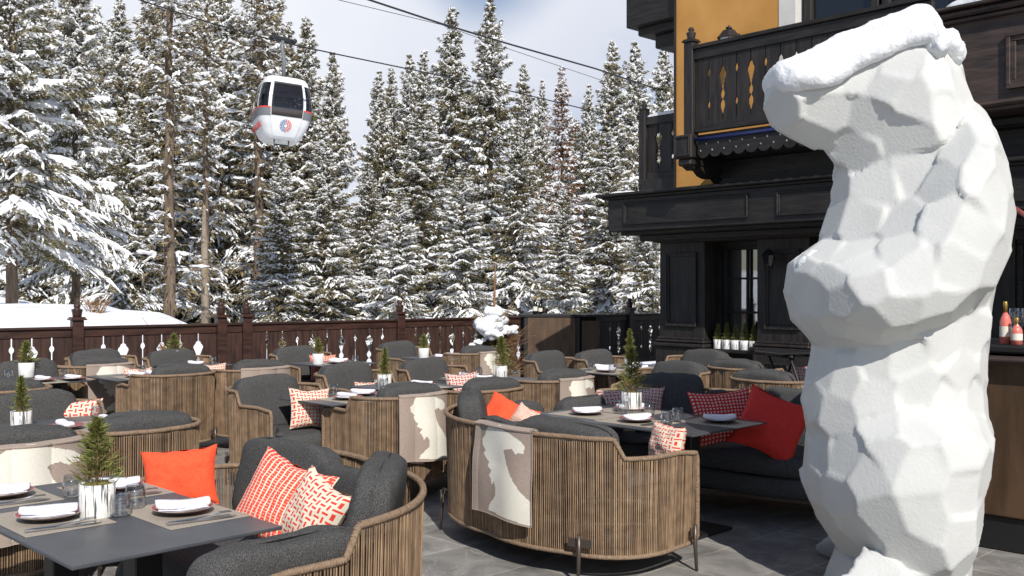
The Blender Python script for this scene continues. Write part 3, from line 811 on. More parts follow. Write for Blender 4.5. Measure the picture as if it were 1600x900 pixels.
# pilasters
for (a, b) in ((.0,.76),(1.58,2.33),(3.2,3.95),(5.6,6.35),(8.7,9.45),(11,11.75)):
    m = MB(); w_ = b-a
    m.bevbox(((a+b)/2, .19, 1.64), (w_, .36, 1.40), .01)
    m.bevbox(((a+b)/2, .165, .42), (w_+.06, .43, .84), .01)
    m.bevbox(((a+b)/2, .15, .865), (w_+.12, .47, .05), .012); m.bevbox(((a+b)/2, .155, .915), (w_+.07, .43, .05), .02); m.bevbox(((a+b)/2, .16, .955), (w_+.03, .39, .03), .01)
    frame(m, a+.12, b-.12, 1.12, 2.14, .01, .055, .022)
    frame(m, a+.14, b-.14, .18, .70, -.05, .055, .022); frame(m, a+.26, b-.26, .32, .56, -.05, .03, .015)
    m.build('pilaster', 'dark_wood_v', hs)
# fascia box over the ground floor
m = MB()
m.bevbox((9.85, 1.6, 2.64), (20.3, 4.7, .44), .01)
m.bevbox((9.82, 1.57, 2.405), (20.0, 4.4, .06), .02); m.bevbox((9.9, 1.62, 2.34), (19.84, 4.1, .09), .02); m.bevbox((9.95, 1.7, 2.29), (19.8, 3.8, .03), .01)
m.bevbox((9.83, 1.6, 2.875), (20.42, 4.78, .035), .01); m.bevbox((9.8, 1.6, 2.915), (20.5, 4.9, .045), .012)
for k in range(9): frame(m, .0+k*2.35, 1.95+k*2.35, 2.50, 2.80, -.75, .035, .018)
m.build('cornice', 'dark_wood', hs)
# upper wall
m = MB(); m.box((1.07, 4.0, 6.05), (1.63, 7.9, 6.2)); m.build('ochre_wall', 'ochre', hs)
m = MB(); m.box((1.07, 4.0, 2.944), (1.66, 7.96, .012)); m.box((.252, 4.0, 6), (.02, 7.97, 6.1)); m.build('edge_board', 'dark_wood_v', hs)
m = MB(); m.box((2.0, 4.0, 6.05), (.235, 7.92, 6.2)); m.box((4.6, 4.0, 6.05), (.5, 7.92, 6.2)); m.build('white_trim', 'white_trim', hs)
m = MB(); m.box((3.235, 4.1, 6.05), (2.235, 7.7, 6.2)); m.box((12.4, 4.0, 6.05), (15.1, 7.9, 6.2)); m.build('upper_wall', 'dark_wood_v', hs)
for k in range(2):
    a = 2.17+k*1.02
    m = MB()
    for xc in (a+.05, a+.93): m.bevbox((xc, .2, 5.0), (.10, .09, 2.9), .008)
    for zc in (3.6, 6.4): m.bevbox((a+.49, .2, zc), (.78, .09, .1), .008)
    wf = m.build('window', 'dark_wood_v', hs)
    m = MB(); m.box((a+.49, .225, 5.0), (.78, .01, 2.7)); m.build('pane', 'window_glass', wf)
# roof
m = MB(); m.box((9.6, 3.8, 9.3), (22, 9.8, .28)); rf = m.build('roof', 'dark_wood', hs)
m = MB(); m.bevbox((9.6, 3.8, 9.65), (22, 9.8, .40), .15); m.build('roof_snow', 'snow', rf)
# balcony
YB = -1.0
m = MB(); m.bevbox((10.6, -.47, 3.50), (18.8, 1.0, .09), .008); m.box((10.6, -.47, 3.44),(18.7,.96,.028)); dk = m.build('balcony_deck', 'dark_wood', hs)
m = MB(); x = 1.42; per = .17; poly_top = 3.45
n = int((4.35-1.42)/per)
for k in range(n):   # scalloped apron, strip by strip, with grey discs painting the faint highlights of two rows of drilled holes
    vs = []; fs = []; q = 10
    for j in range(q+1):
        u_ = j/q; zz = 3.245+.055*(1-abs(math.sin(PI*u_))**.6) if True else 0
        xx = x+per*(k+u_); vs += [(xx, YB-.045, poly_top), (xx, YB-.045, zz), (xx, YB-.02, zz), (xx, YB-.02, poly_top)]
    for j in range(q):
        a, c = j*4, (j+1)*4; fs += [(a, a+1, c+1, c), (a+1, a+2, c+2, c+1), (a+2, a+3, c+3, c+2), (a+3,a,c,c+3)]
    m.add(vs, fs)
for k in range(n*2):
    m.lathe([(0,0),(.012,.0),(.014,.004)], 8, 1, M=Matrix.Translation((x+per*(k+.5)/2*1.0, YB-.0455, 3.36+(.05 if k % 2 else -.03))) @ Matrix.Rotation(PI/2, 4, 'X'))
m.build('scalloped_apron', ['dark_wood','hole_glint'], hs)
m = MB(); m.tube([(1.38, YB-.06, 3.475), (4.4, YB-.06, 3.475)], .022, 10); m.build('blue_gutter', 'blue_pipe', hs)
rl = MB(); rl.bevbox((2.83, YB-.005, 4.62), (2.98, .12, .05), .008); rl.bevbox((2.83, YB, 4.53), (2.98, .07, .125), .006); rl.bevbox((2.83, YB, 3.60), (2.98, .07, .07), .006)
br = rl.build('balcony_rail', 'dark_wood', hs)
m = MB(); board_run(m, 1.36, 4.34, 3.64, 4.47, YB-.012, .024, [0,1], 15, scale=.66); m.build('balcony_boards', 'dark_wood_v', hs)
m = MB(); m.bevbox((1.287, YB, 4.05), (.135,.135,1.3), .008); finial(m, 1.287, YB, 4.70, .8); m.build('balcony_post', 'dark_wood_v', hs)
m = MB(); m.bevbox((1.25, YB, 3.40), (.26, .26, .29), .012)
frame(m, 1.14, 1.36, 3.28, 3.52, YB-.13, .022, .012)
m.bevbox((1.25, YB+.02, 3.21), (.20, .24, .09), .02)
m.build('post_box', 'dark_wood_v', hs)
m = MB(); m.bevbox((11.0,-.15,3.2),(19.4,.5,.5),.01); m.bevbox((11.0,-.3,3.33),(19.3,.6,.12),.03); m.build('jetty_beam','dark_wood',hs)
for xb in (1.25, 2.9, 4.4):
    m = MB(); pr = [(-1.05,3.17),(-.9,3.17),(0.0,3.17),(0.0,2.93),(-.22,2.95),(-.36,2.99),(-.44,3.05),(-.62,3.04),(-.74,3.07),(-.82,3.13),(-.95,3.12)]
    if xb > 1.3: pr = [(a*.95, b+.24) for a, b in pr]
    m.prism(pr, lambda a, b, d: (xb+d, a, b), -.075, .075); o = m.build('bracket', 'dark_wood', hs); outward(o)
m = MB(); m.bevbox((1.25, -.55, 3.30), (.18, 1.0, .25), .01); m.build('outrigger', 'dark_wood', hs)
# solid panelled balcony front on the near side
m = MB()
m.bevbox((12.2, -.50, 3.86), (15.7, 1.12, .88), .01)
m.bevbox((12.2, -.51, 3.44), (15.76, 1.2, .05), .02); m.bevbox((12.2, -.5, 3.40), (15.66, 1.1, .04), .01)
m.bevbox((12.2, -.515, 4.30), (15.78, 1.22, .04), .01); m.bevbox((12.2, -.525, 4.36), (15.84, 1.28, .06), .02); m.bevbox((12.2, -.535, 4.42), (15.9, 1.34, .035), .01); 
m.build('panelled_balcony', 'warm_wood', hs)
m = MB()
for k in range(5): frame(m, 5.06+k*1.9, 6.5+k*1.9, 3.56, 4.10, -1.06, .085, .03)
m.build('panel_moulding', 'warm_wood', hs)
# side balcony and upper box on the far end
m = MB(); board_run(m, -.5, .245, 3.32, 4.02, .30, .024, [1,0], 3, scale=.8); m.bevbox((-.12,.31,4.08),(.74,.08,.12),.008); m.bevbox((-.12,.31,3.27),(.74,.08,.10),.008); m.bevbox((-.12,1.3,3.12),(.76,2.2,.2),.01)
m.build('side_balcony', 'dark_wood_v', hs)
m = MB(); m.bevbox((-.52,.31,3.65),(.12,.12,1.2),.008); finial(m,-.52,.31,4.25,.6); m.build('side_post', 'dark_wood_v', hs)
m = MB(); m.bevbox((-.24,1.4,6.2),(.9,2.6,1.5),.01); m.bevbox((-.20,1.45,5.40),(.8,2.4,.12),.02); m.bevbox((-.66,.5,5.72),(.14,.5,.50),.02); m.bevbox((-.10,1.5,5.25),(.6,2.2,.2),.02); m.build('upper_box', 'dark_wood', hs)
def snow_heap(name, pts_fn, n1, n2, label, cat='snow', parent=None):
    pass
def heap(center, size, label, rz=0, seed=0, rough=.3, sub=5, mname='snow', freq=1.0):
    """uneven mound of snow with a flat foot"""
    vs = []; fs = []; nu, nv = 56, 20
    for j in range(nv+1):
        ph = PI/2*j/nv
        for i in range(nu):
            a = 2*PI*i/nu
            e = .6
            cx = math.copysign(abs(math.cos(a))**e, math.cos(a)); cy = math.copysign(abs(math.sin(a))**e, math.sin(a))
            r = math.cos(ph)**.55 if j < nv else 0
            p = Vector((cx*r*size[0]/2, cy*r*size[1]/2, math.sin(ph)**.8*size[2]))
            q = p*freq
            nn = noise.noise(q*2.2/max(.3, min(size[:2]))+Vector((seed,0,0)))*.6+noise.noise(q*6/max(.3,min(size[:2]))+Vector((0,seed,0)))*.3+noise.noise(q*16/max(.3,min(size[:2])))*.14
            p += Vector((p.x*.5/size[0], p.y*.5/size[1], 1)).normalized()*nn*rough*size[2]*(1 if j > 0 else .0)
            vs.append(tuple(p))
    for j in range(nv):
        for i in range(nu): fs.append((j*nu+i, j*nu+(i+1) % nu, (j+1)*nu+(i+1) % nu, (j+1)*nu+i))
    m = MB(); m.add(vs, fs, 0, True)
    o = m.build('snow_heap', mname); o.location = center; o.rotation_euler = (0,0,rz)
    tag(o, label, 'snow'); return o
heap(bw(-.14,-.62,2.935), (.42,.2,.045), 'small snow wedge on the far corner of the dark cornice', BR, 1)
heap(bw(6.3,-.75,4.432), (3.9,.8,.26), 'thick snow layer on top of the panelled balcony', BR, 2, .35)
heap(bw(-.12,.31,4.137), (.66,.10,.05), 'thin snow line on the small side balcony rail', BR, 3)
heap(bw(-.1,.2,2.937), (.6,.12,.05), 'thin snow line at the foot of the side balcony', BR, 4)
# lanterns
def lantern(loc, label, s=1.0, rz=BR, gm='lamp_glass'):
    r = empty('wall_lantern', loc, rz, label=label, cat='lantern', group='wall lanterns of the house')
    m = MB(); k = [(.02,.30),(.05,.29),(.055,.27),(.04,.26),(.10,.235),(.15,.17),(.19,.13),(.20,.12)]
    m.lathe([(a*s,b*s) for a, b in [(0,.33)]+k+[(.17,.12),(0,.12)]], 6, 0, smooth=False)
    for i in range(6):
        a = PI/3*i; m.tube([(.165*s*math.cos(a), .165*s*math.sin(a), .12*s), (.105*s*math.cos(a), .105*s*math.sin(a), -.16*s)], .008*s, 4)
    m.lathe([(0,-.21*s),(.05*s,-.20*s),(.11*s,-.16*s),(.115*s,-.15*s),(0,-.15*s)], 6, 0, smooth=False)
    m.build('lantern_cage', 'black_metal', r)
    m = MB(); m.lathe([(.095*s,-.15*s),(.15*s,.12*s)], 6, 0, smooth=False, caps=False); m.build('lantern_glass', gm, r)
    m = MB(); m.tube([(0,0,-.2*s),(0,.06*s,-.26*s),(0,.2*s,-.22*s),(0,.22*s,.1*s)], .012*s, 6); m.box((0,.225*s,.1*s),(.08*s,.02,.25*s)); m.build('lantern_arm', 'black_metal', r)
lantern(bw(1.27,-.16,4.80), 'dark metal lantern with pale glass on the ochre wall above the balcony rail', .85)
lantern(bw(1.86,-.16,2.0), 'small black lantern on the shaded pillar right of the window', .5, gm='window_glass')
# row of potted conifers on the sill is built with the other pots

# ------------------------------------------------------------------ bear
def P2(px, py, dep, Y0=5.5): return P(px, py, Y0+dep)
S0 = 5.5/F
body = [(1206,112),(1226,98),(1252,84),(1282,68),(1330,46),(1380,28),(1420,16),(1442,18),(1462,40),(1482,72),(1497,104),(1510,134),(1522,168),(1538,200),(1553,240),(1563,280),(1572,325),(1568,392),(1557,440),(1555,500),(1548,550),(1542,600),(1550,650),(1547,690),(1534,735),(1522,765),(1527,795),(1516,830),(1508,865),(1516,893),(1522,925),(1292,925),(1300,893),(1332,866),(1306,840),(1281,800),(1266,760),(1265,735),(1272,700),(1275,685),(1265,655),(1262,625),(1265,595),(1277,560),(1283,534),(1264,522),(1245,495),(1240,455),(1239,415),(1256,397),(1290,380),(1300,340),(1312,300),(1321,278),(1305,246),(1280,224),(1245,218),(1218,201),(1206,172),(1202,148)]
armp = [(1200,405),(1256,400),(1300,392),(1345,372),(1385,330),(1415,270),(1450,215),(1520,150),(1700,150),(1700,330),(1580,395),(1520,438),(1460,474),(1400,504),(1340,524),(1290,533),(1255,536),(1200,520)]
thighp = [(1200,740),(1255,715),(1285,672),(1325,645),(1380,634),(1450,638),(1520,655),(1600,690),(1700,700),(1700,900),(1560,880),(1470,862),(1400,866),(1335,870),(1290,850),(1200,830)]
footp = [(1200,900),(1290,888),(1335,870),(1400,858),(1470,856),(1540,868),(1700,880),(1700,1000),(1200,1000)]
browp = [(1330,150),(1362,118),(1400,108),(1450,112),(1490,150),(1480,215),(1420,245),(1372,232),(1338,196)]
def adj(poly):
    return [(x-21*min(1, max(0, (x-1400)/150)), y+11*max(0, 1-y/200)) for x, y in poly]
body = adj(body)
def inside(px, py, poly):
    c = np.zeros(px.shape, bool); n = len(poly); j = n-1
    for i in range(n):
        xi, yi = poly[i]; xj, yj = poly[j]
        with np.errstate(divide='ignore', invalid='ignore'):
            t = ((yi > py) != (yj > py)) & (px < (xj-xi)*(py-yi)/(yj-yi+1e-12)+xi)
        c ^= t; j = i
    return c
def edge_dist(px, py, poly):
    d = np.full(px.shape, 1e9); n = len(poly)
    for i in range(n):
        ax, ay = poly[i]; bx, by = poly[(i+1) % n]
        vx, vy = bx-ax, by-ay; L2 = vx*vx+vy*vy+1e-9
        t = np.clip(((px-ax)*vx+(py-ay)*vy)/L2, 0, 1)
        d = np.minimum(d, np.hypot(px-ax-t*vx, py-ay-t*vy))
    return d
def inflate(poly, R, k, step, Y0, dep0=0.0, sym=1.0, grow=0, fn=None):
    xs = np.arange(min(p[0] for p in poly)-step*2, max(p[0] for p in poly)+step*2, step); ys = np.arange(min(p[1] for p in poly)-step*2, max(p[1] for p in poly)+step*2, step)
    X, Yg = np.meshgrid(xs, ys); ins = inside(X, Yg, poly); D = edge_dist(X, Yg, poly)
    if grow: ins |= D < grow; D = D+grow
    Dc = np.minimum(D, R); dep = k*np.sqrt(np.maximum(Dc*(2*R-Dc), 0))*S0 if fn is None else fn(X, Yg, D)
    ny, nx = X.shape; vid = {}; V = []
    cells = [(j, i) for j in range(ny-1) for i in range(nx-1) if ins[j,i] and ins[j+1,i] and ins[j,i+1] and ins[j+1,i+1]]
    def vtx(j, i, s):
        key = (j, i, s)
        if key not in vid:
            vid[key] = len(V); dd = dep[j,i]*(1 if s > 0 else sym)*s
            V.append(tuple(P(X[j,i], Yg[j,i], Y0+dep0+dd) if False else P(X[j,i], Yg[j,i], Y0+dep0)+Vector((0, dd, 0))))
        return vid[key]
    Fs = []; cs = set(cells)
    for (j, i) in cells:
        Fs.append((vtx(j,i,-1), vtx(j+1,i,-1), vtx(j+1,i+1,-1), vtx(j,i+1,-1)))
        Fs.append((vtx(j,i,1), vtx(j,i+1,1), vtx(j+1,i+1,1), vtx(j+1,i,1)))
        for (dj, di, a, b) in ((-1,0,(0,0),(0,1)),(1,0,(1,1),(1,0)),(0,-1,(1,0),(0,0)),(0,1,(0,1),(1,1))):
            if (j+dj, i+di) not in cs:
                p, q = (j+a[0], i+a[1]), (j+b[0], i+b[1])
                Fs.append((vtx(*p,-1), vtx(*q,-1), vtx(*q,1), vtx(*p,1)))
    return V, Fs
def ellipsoid(c, r, rot=(0,0,0), n=28):
    from mathutils import Euler
    M = Matrix.Translation(c) @ Euler(rot).to_matrix().to_4x4()
    vs = []; fs = []
    for j in range(n//2+1):
        ph = PI*j/(n//2)
        for i in range(n):
            a = 2*PI*i/n; vs.append(M @ Vector((r[0]*math.sin(ph)*math.cos(a), r[1]*math.sin(ph)*math.sin(a), r[2]*math.cos(ph))))
    for j in range(n//2):
        for i in range(n): fs.append((j*n+i, (j+1)*n+i, (j+1)*n+(i+1) % n, j*n+(i+1) % n))
    return vs, fs
def remesh(mb, name, voxel, smooth_it, sm_fac=.5, mname='bear_white', parent=None):
    o = mb.build(name, mname, parent)
    md = o.modifiers.new('r', 'REMESH'); md.mode = 'VOXEL'; md.voxel_size = voxel; md.adaptivity = 0
    if smooth_it:
        m2 = o.modifiers.new('s', 'SMOOTH'); m2.iterations = smooth_it; m2.factor = sm_fac
    dg = bpy.context.evaluated_depsgraph_get(); me = bpy.data.meshes.new_from_object(o.evaluated_get(dg))
    old = o.data; o.modifiers.clear(); o.data = me; bpy.data.meshes.remove(old)
    me.name = name
    if not me.materials: me.materials.append(MATS[mname])
    return o
def lift(X, Yg, poly, R_, amp):
    d = edge_dist(X, Yg, poly)*inside(X, Yg, poly); d = np.clip(d, 0, R_)
    return amp*np.sqrt(d*(2*R_-d))/R_
def body_dep(X, Yg, D):
    Dc = np.clip(D, 0, 135); t = np.clip((X-1290)/120, 0, 1); fac = .56+.44*t
    fac = fac*np.where(Yg > 195, 1-.25*np.clip((1300-X)/60,0,1), 1); v = np.clip((Yg-250)/60, 0, 1); fac = fac*(1-v)+v
    base = .90*fac*np.sqrt(Dc*(270-Dc))*S0
    e = np.clip(D/75, 0, 1); e = e*(2-e)
    return base+e*(lift(X, Yg, armp, 48, .23)+lift(X, Yg, thighp, 52, .20)+lift(X, Yg, footp, 30, .10)+lift(X, Yg, browp, 40, .05))
mb = MB()
V, Fs = inflate(body, 150, .92, 4, 5.5, grow=3, fn=body_dep); mb.add(V, Fs)
def chain(pts, rs):
    """overlapping ellipsoids along a path of (px,py,depth_m)"""
    for i in range(len(pts)-1):
        a, b = P2(*pts[i]), P2(*pts[i+1]); n = 7
        for k in range(n+1):
            c = a.lerp(b, k/n); r = (rs[i]*(1-k/n)+rs[i+1]*k/n)*S0
            v, f = ellipsoid(c, (r, r, r), n=20); mb.add(v, f)
chain([(1405,895,-.36),(1350,903,-.40)], [34,28])       # near toes
chain([(1345,850,.50),(1305,850,.60)], [30,26])          # far foot
chain([(1440,86,-.27),(1450,52,-.27)], [22,20])       # ear
chain([(1505,640,.10),(1532,690,.10)], [22,22])          # tail
bear = remesh(mb, 'bear_sculpture', .018, 9)
# facets: the surface is cut by the tangent planes at scattered seeds, as if carved with a flat blade
me = bear.data; n = len(me.vertices)
co_ = np.empty(n*3, np.float32); me.vertices.foreach_get('co', co_); co_ = co_.reshape(-1,3).astype(float)
nr = np.empty(n*3, np.float32); me.vertices.foreach_get('normal', nr); nr = nr.reshape(-1,3).astype(float)
ed = np.empty(len(me.edges)*2, np.int32); me.edges.foreach_get('vertices', ed); ed = ed.reshape(-1,2)
def relax(A, it):
    for _ in range(it):
        S = A.copy(); C = np.ones((n,1))
        np.add.at(S, ed[:,0], A[ed[:,1]]); np.add.at(S, ed[:,1], A[ed[:,0]]); np.add.at(C, ed[:,0], 1); np.add.at(C, ed[:,1], 1)
        A = S/C
    return A
nr = relax(nr, 12); nr /= np.linalg.norm(nr,axis=1)[:,None]+1e-9
cs_ = relax(co_, 4)
R = rng_np(11); order = R.permutation(n)[:9000]; seeds = []
for i in order:
    p = co_[i]; mind = .155+.03*math.sin(p[2]*4+p[0]*3)
    if p[2] > 2.3: mind = .15
    ok = True
    for q_ in seeds:
        if abs(co_[q_][0]-p[0]) < mind and np.linalg.norm(co_[q_]-p) < mind: ok = False; break
    if ok: seeds.append(i)
sp_, sn_ = cs_[seeds].copy(), nr[seeds].copy()
KN = .22
def metric(q, qn): return np.sqrt(((q[:,None]-sp_[None])**2).sum(2)+KN*KN*((qn[:,None]-sn_[None])**2).sum(2))
for it in range(3):
    lab = np.concatenate([metric(cs_[a:a+3000], nr[a:a+3000]).argmin(1) for a in range(0, n, 3000)])
    cnt = np.bincount(lab, minlength=len(sp_))[:,None].astype(float)
    for arr, dst in ((cs_, sp_), (nr, sn_)):
        sm_ = np.stack([np.bincount(lab, weights=arr[:,k], minlength=len(sp_)) for k in range(3)],1)
        dst[:] = np.where(cnt > 0, sm_/np.maximum(cnt,1), dst)
    sn_ /= np.linalg.norm(sn_,axis=1)[:,None]+1e-9
sn2 = sn_+R.normal(size=sn_.shape)*.04; sn2 /= np.linalg.norm(sn2,axis=1)[:,None]
off = np.zeros(n)
for a in range(0, n, 3000):
    q = cs_[a:a+3000]; qn = nr[a:a+3000]
    d = metric(q, qn); w_ = np.exp(-(d-d.min(1,keepdims=True))*175); w_ /= w_.sum(1,keepdims=True)
    den = np.maximum(qn @ sn2.T, .5)
    h = np.clip(np.einsum('ijk,jk->ij', sp_[None]-q[:,None], sn2)/den, -.05, .05)
    off[a:a+3000] = (w_*h).sum(1)
new = cs_+nr*(off[:,None]+.008)
me.vertices.foreach_set('co', new.astype(np.float32).ravel()); me.polygons.foreach_set('use_smooth', np.full(len(me.polygons), True)); me.update()
tag(bear, 'tall white faceted polar bear sculpture standing on its hind legs', 'sculpture')
# snow lying on the head, behind the ear and on the paws
def snow_blob(polys, label, voxel=.02, amp=.02, seed=0, sm=5, Y0=5.5, fr=9):
    mb = MB()
    for (poly, R_, k, dep) in polys:
        fn = None if k else (lambda X, Yg, D: body_dep(X, Yg, np.maximum(edge_dist(X, Yg, body)*inside(X, Yg, body), 6))+.12*np.sqrt(np.clip(D/26, 0, 1)*(2-np.clip(D/26, 0, 1))))
        V, Fs = inflate(poly, R_, k, 4, Y0, dep, grow=2, fn=fn); mb.add(V, Fs)
    o = remesh(mb, 'snow_pile', voxel, sm, mname='snow')
    for v in o.data.vertices:
        p = v.co; f = noise.noise(p*fr+Vector((seed,0,0)))*.6+noise.noise(p*fr*2.7)*.45+noise.noise(p*fr*6)*.2
        v.co = p+v.normal*f*amp
    o.data.polygons.foreach_set('use_smooth', np.full(len(o.data.polygons), True))
    tag(o, label, 'snow'); return o
head_snow = [(1201,112),(1206,98),(1228,90),(1250,80),(1280,64),(1305,50),(1330,42),(1352,32),(1380,20),(1400,17),(1418,8),(1440,9),(1450,20),(1448,45),(1440,70),(1432,98),(1415,92),(1398,90),(1375,94),(1345,108),(1315,122),(1292,138),(1262,150),(1240,149),(1222,152),(1208,149),(1201,134)]
snow_blob([(adj(head_snow), 55, 0, 0)], 'thick smooth snow slab lying along the bear muzzle and forehead', amp=.014, seed=1)
ear = [(1450,22),(1470,34),(1486,52),(1490,75),(1470,95),(1452,98),(1440,80),(1446,50)]
snow_blob([(adj(ear), 30, 1.8, -.30)], 'small icy lump around the bear ear', amp=.02, seed=5, sm=3, fr=14)
nape = [(1470,46),(1482,34),(1497,40),(1502,56),(1513,70),(1514,86),(1502,108),(1490,102),(1472,84),(1460,68)]
snow_blob([(adj(nape), 24, 2.0, -.20)], 'crumbly snow clump stuck behind the bear ear', amp=.026, seed=9, sm=3, fr=16)
pawsn = [(1239,412),(1252,400),(1270,392),(1290,380),(1300,372),(1318,392),(1330,404),(1318,415),(1295,424),(1270,436),(1256,432),(1244,426)]
snow_blob([(pawsn, 22, 1.9, -.02)], 'crumbly snow lying on top of the bear paws', amp=.02, seed=13, sm=3, fr=16)

# ------------------------------------------------------------------ serving bar at the right
BU = Vector((.707,-.707,0)); BV = Vector((.707,.707,0))
br_ = empty('bar_counter', (2.95,6.28,0), -PI/4, label='brown panelled bar counter with black plinth beside the bear', cat='bar counter')
m = MB(); m.bevbox((.9,.45,.72),(3.6,.84,1.0),.01); m.build('front_panel', 'brown_panel', br_)
m = MB(); m.bevbox((.9,.48,.11),(3.5,.84,.22),.01); m.build('plinth', 'black_metal', br_)
m = MB(); m.bevbox((.9,.44,1.27),(3.7,.95,.05),.012); m.build('counter_top', 'black_metal', br_)
m = MB(); m.bevbox((.9,-.02,1.205),(3.66,.09,.05),.02)
for xx in (-.7,.0,.6,1.3,2.0): m.bevbox((xx,.0,1.14),(.05,.09,.09),.01)
m.build('hand_rail', 'warm_wood', br_)
# distant counter in front of the fence
p = P(820, 494, 16.4)
bc = empty('serving_counter', (p.x, p.y, 0), math.radians(4), label='brown boxed serving counter with black frame in front of the shaded fence', cat='counter')
m = MB(); m.box((.44,.02,.6),(.80,.03,1.12)); m.box((1.10,.05,.58),(.30,.03,1.05)); m.build('front_panel', 'brown_panel', bc)
m = MB(); m.bevbox((.62,.30,1.19),(1.36,.62,.045),.008)
for xx in (.015,.88,1.28): m.bevbox((xx,.0,.58),(.06,.07,1.16),.006)
m.bevbox((.44,.0,.03),(.80,.05,.06),.006); m.box((.62,.55,.58),(1.3,.03,1.16)); m.build('frame', 'black_metal', bc)
# red pole crossing at the far right
a, b = P(1572, 316, 6.6), P(1660, 376, 6.0)
m = MB(); m.tube([a, b], .016, 8); tag(m.build('red_pole', 'red_pole'), 'thin red metal pole slanting in front of the shaded wall', 'pole')
# shadow easel behind the bear
e0 = P(1238, 545, 9.3)
es = empty('folding_stand', (e0.x, e0.y, 0), .3, label='black folding tray stand beside the shaded pillar', cat='stand')
m = MB()
for y_ in (-.18,.18):
    m.tube([(-.25,y_,0),(.14,y_,1.02)], .014, 6); m.tube([(.25,y_,0),(-.14,y_,1.02)], .014, 6)
m.tube([(.14,-.22,1.02),(.14,.22,1.02)], .016, 6); m.tube([(-.14,-.22,1.02),(-.14,.22,1.02)], .016, 6); m.build('cross_legs', 'black_metal', es)
m = MB(); m.bevbox((0,0,1.05),(.56,.42,.02),.006); m.build('tray', 'black_metal', es)
# ------------------------------------------------------------------ furniture
def superbox(mb, c, size, e=.32, nu=28, nv=16, crumple=.0, seed=0, rot=None, mi=0, fr=7, sag=0):
    """soft cushion: superellipsoid with creases"""
    a, b, d = size[0]/2, size[1]/2, size[2]/2
    vs = []
    def cs(t, k): v = math.cos(t); return math.copysign(abs(v)**k, v)
    def sn(t, k): v = math.sin(t); return math.copysign(abs(v)**k, v)
    for j in range(nv+1):
        ph = -PI/2+PI*j/nv
        for i in range(nu):
            th = 2*PI*(i+.5)/nu
            p = Vector((a*cs(ph,e)*cs(th,e), b*cs(ph,e)*sn(th,e), d*sn(ph,e*1.15)))
            if crumple:
                q = p*fr+Vector((seed*3.1, seed*1.7, 0))
                p += p.normalized()*crumple*(noise.noise(q)+.45*noise.noise(q*2.6))
            if sag: p.z -= sag*(1-(p.x/a)**2)*max(0, p.z/d)
            if rot is not None: p = rot @ p
            vs.append(p+Vector(c))
    fs = []
    for j in range(nv):
        for i in range(nu): fs.append((j*nu+i, j*nu+(i+1) % nu, (j+1)*nu+(i+1) % nu, (j+1)*nu+i))
    mb.add(vs, fs, mi, True)
def seat_path(W, DL, DR, D, rL, rR):
    """from left arm front, round the back (y = -D/2), to right arm front; DL, DR: how far the sides reach forward from the back"""
    y0 = -D/2; out = []
    m = 24
    for k in range(m): out.append((-W/2, y0+DL-(DL-rL)*k/m))
    for k in range(18):
        a = PI+(PI/2)*k/18; out.append((-W/2+rL+rL*math.cos(a), y0+rL+rL*math.sin(a)))
    m = 30
    for k in range(m): out.append((-W/2+rL+(W-rL-rR)*k/m, y0))
    for k in range(18):
        a = -PI/2+(PI/2)*k/18; out.append((W/2-rR+rR*math.cos(a), y0+rR+rR*math.sin(a)))
    m = 24
    for k in range(m+1): out.append((W/2, y0+rR+(DR-rR)*k/m))
    o2 = []
    for (x, y) in out:
        t = (x+W/2-rL)/(W-rL-rR)
        bow = .05*(W/1.7)*4*t*(1-t) if 0 < t < 1 and y < y0+.01 else 0
        inn = .05*sstep(y0+.4, y0+max(DL, DR), y)
        o2.append((x-math.copysign(inn, x), y-bow))
    L_ = [0]
    for i in range(1, len(o2)): L_.append(L_[-1]+math.dist(o2[i], o2[i-1]))
    return o2, L_
class Seat:
    def __init__(s, W, DL, DR, D, rL, rR, aL, aR, zl=.70, zh=.81, zb=.15):
        s.W, s.D, s.zl, s.zh, s.zb, s.aL, s.aR = W, D, zl, zh, zb, aL, aR
        s.pts, s.L = seat_path(W, DL, DR, D, rL, rR); s.T = s.L[-1]
        s.px = [p[0] for p in s.pts]; s.py = [p[1] for p in s.pts]
    def at(s, u):
        u = max(0, min(s.T, u)); x = float(np.interp(u, s.L, s.px)); y = float(np.interp(u, s.L, s.py)); return x, y
    def nrm(s, u):
        a, b = s.at(u-.02), s.at(u+.02); dx, dy = b[0]-a[0], b[1]-a[1]; l = math.hypot(dx, dy) or 1
        return -(-dy/l), -(dx/l)
    def top(s, u):
        q, arm = (u, s.aL) if u < s.T/2 else (s.T-u, s.aR)
        return s.zl+(s.zh-s.zl)*sstep(arm-.03, arm+.045, q)-.02*sstep(0, .2, .2-q)
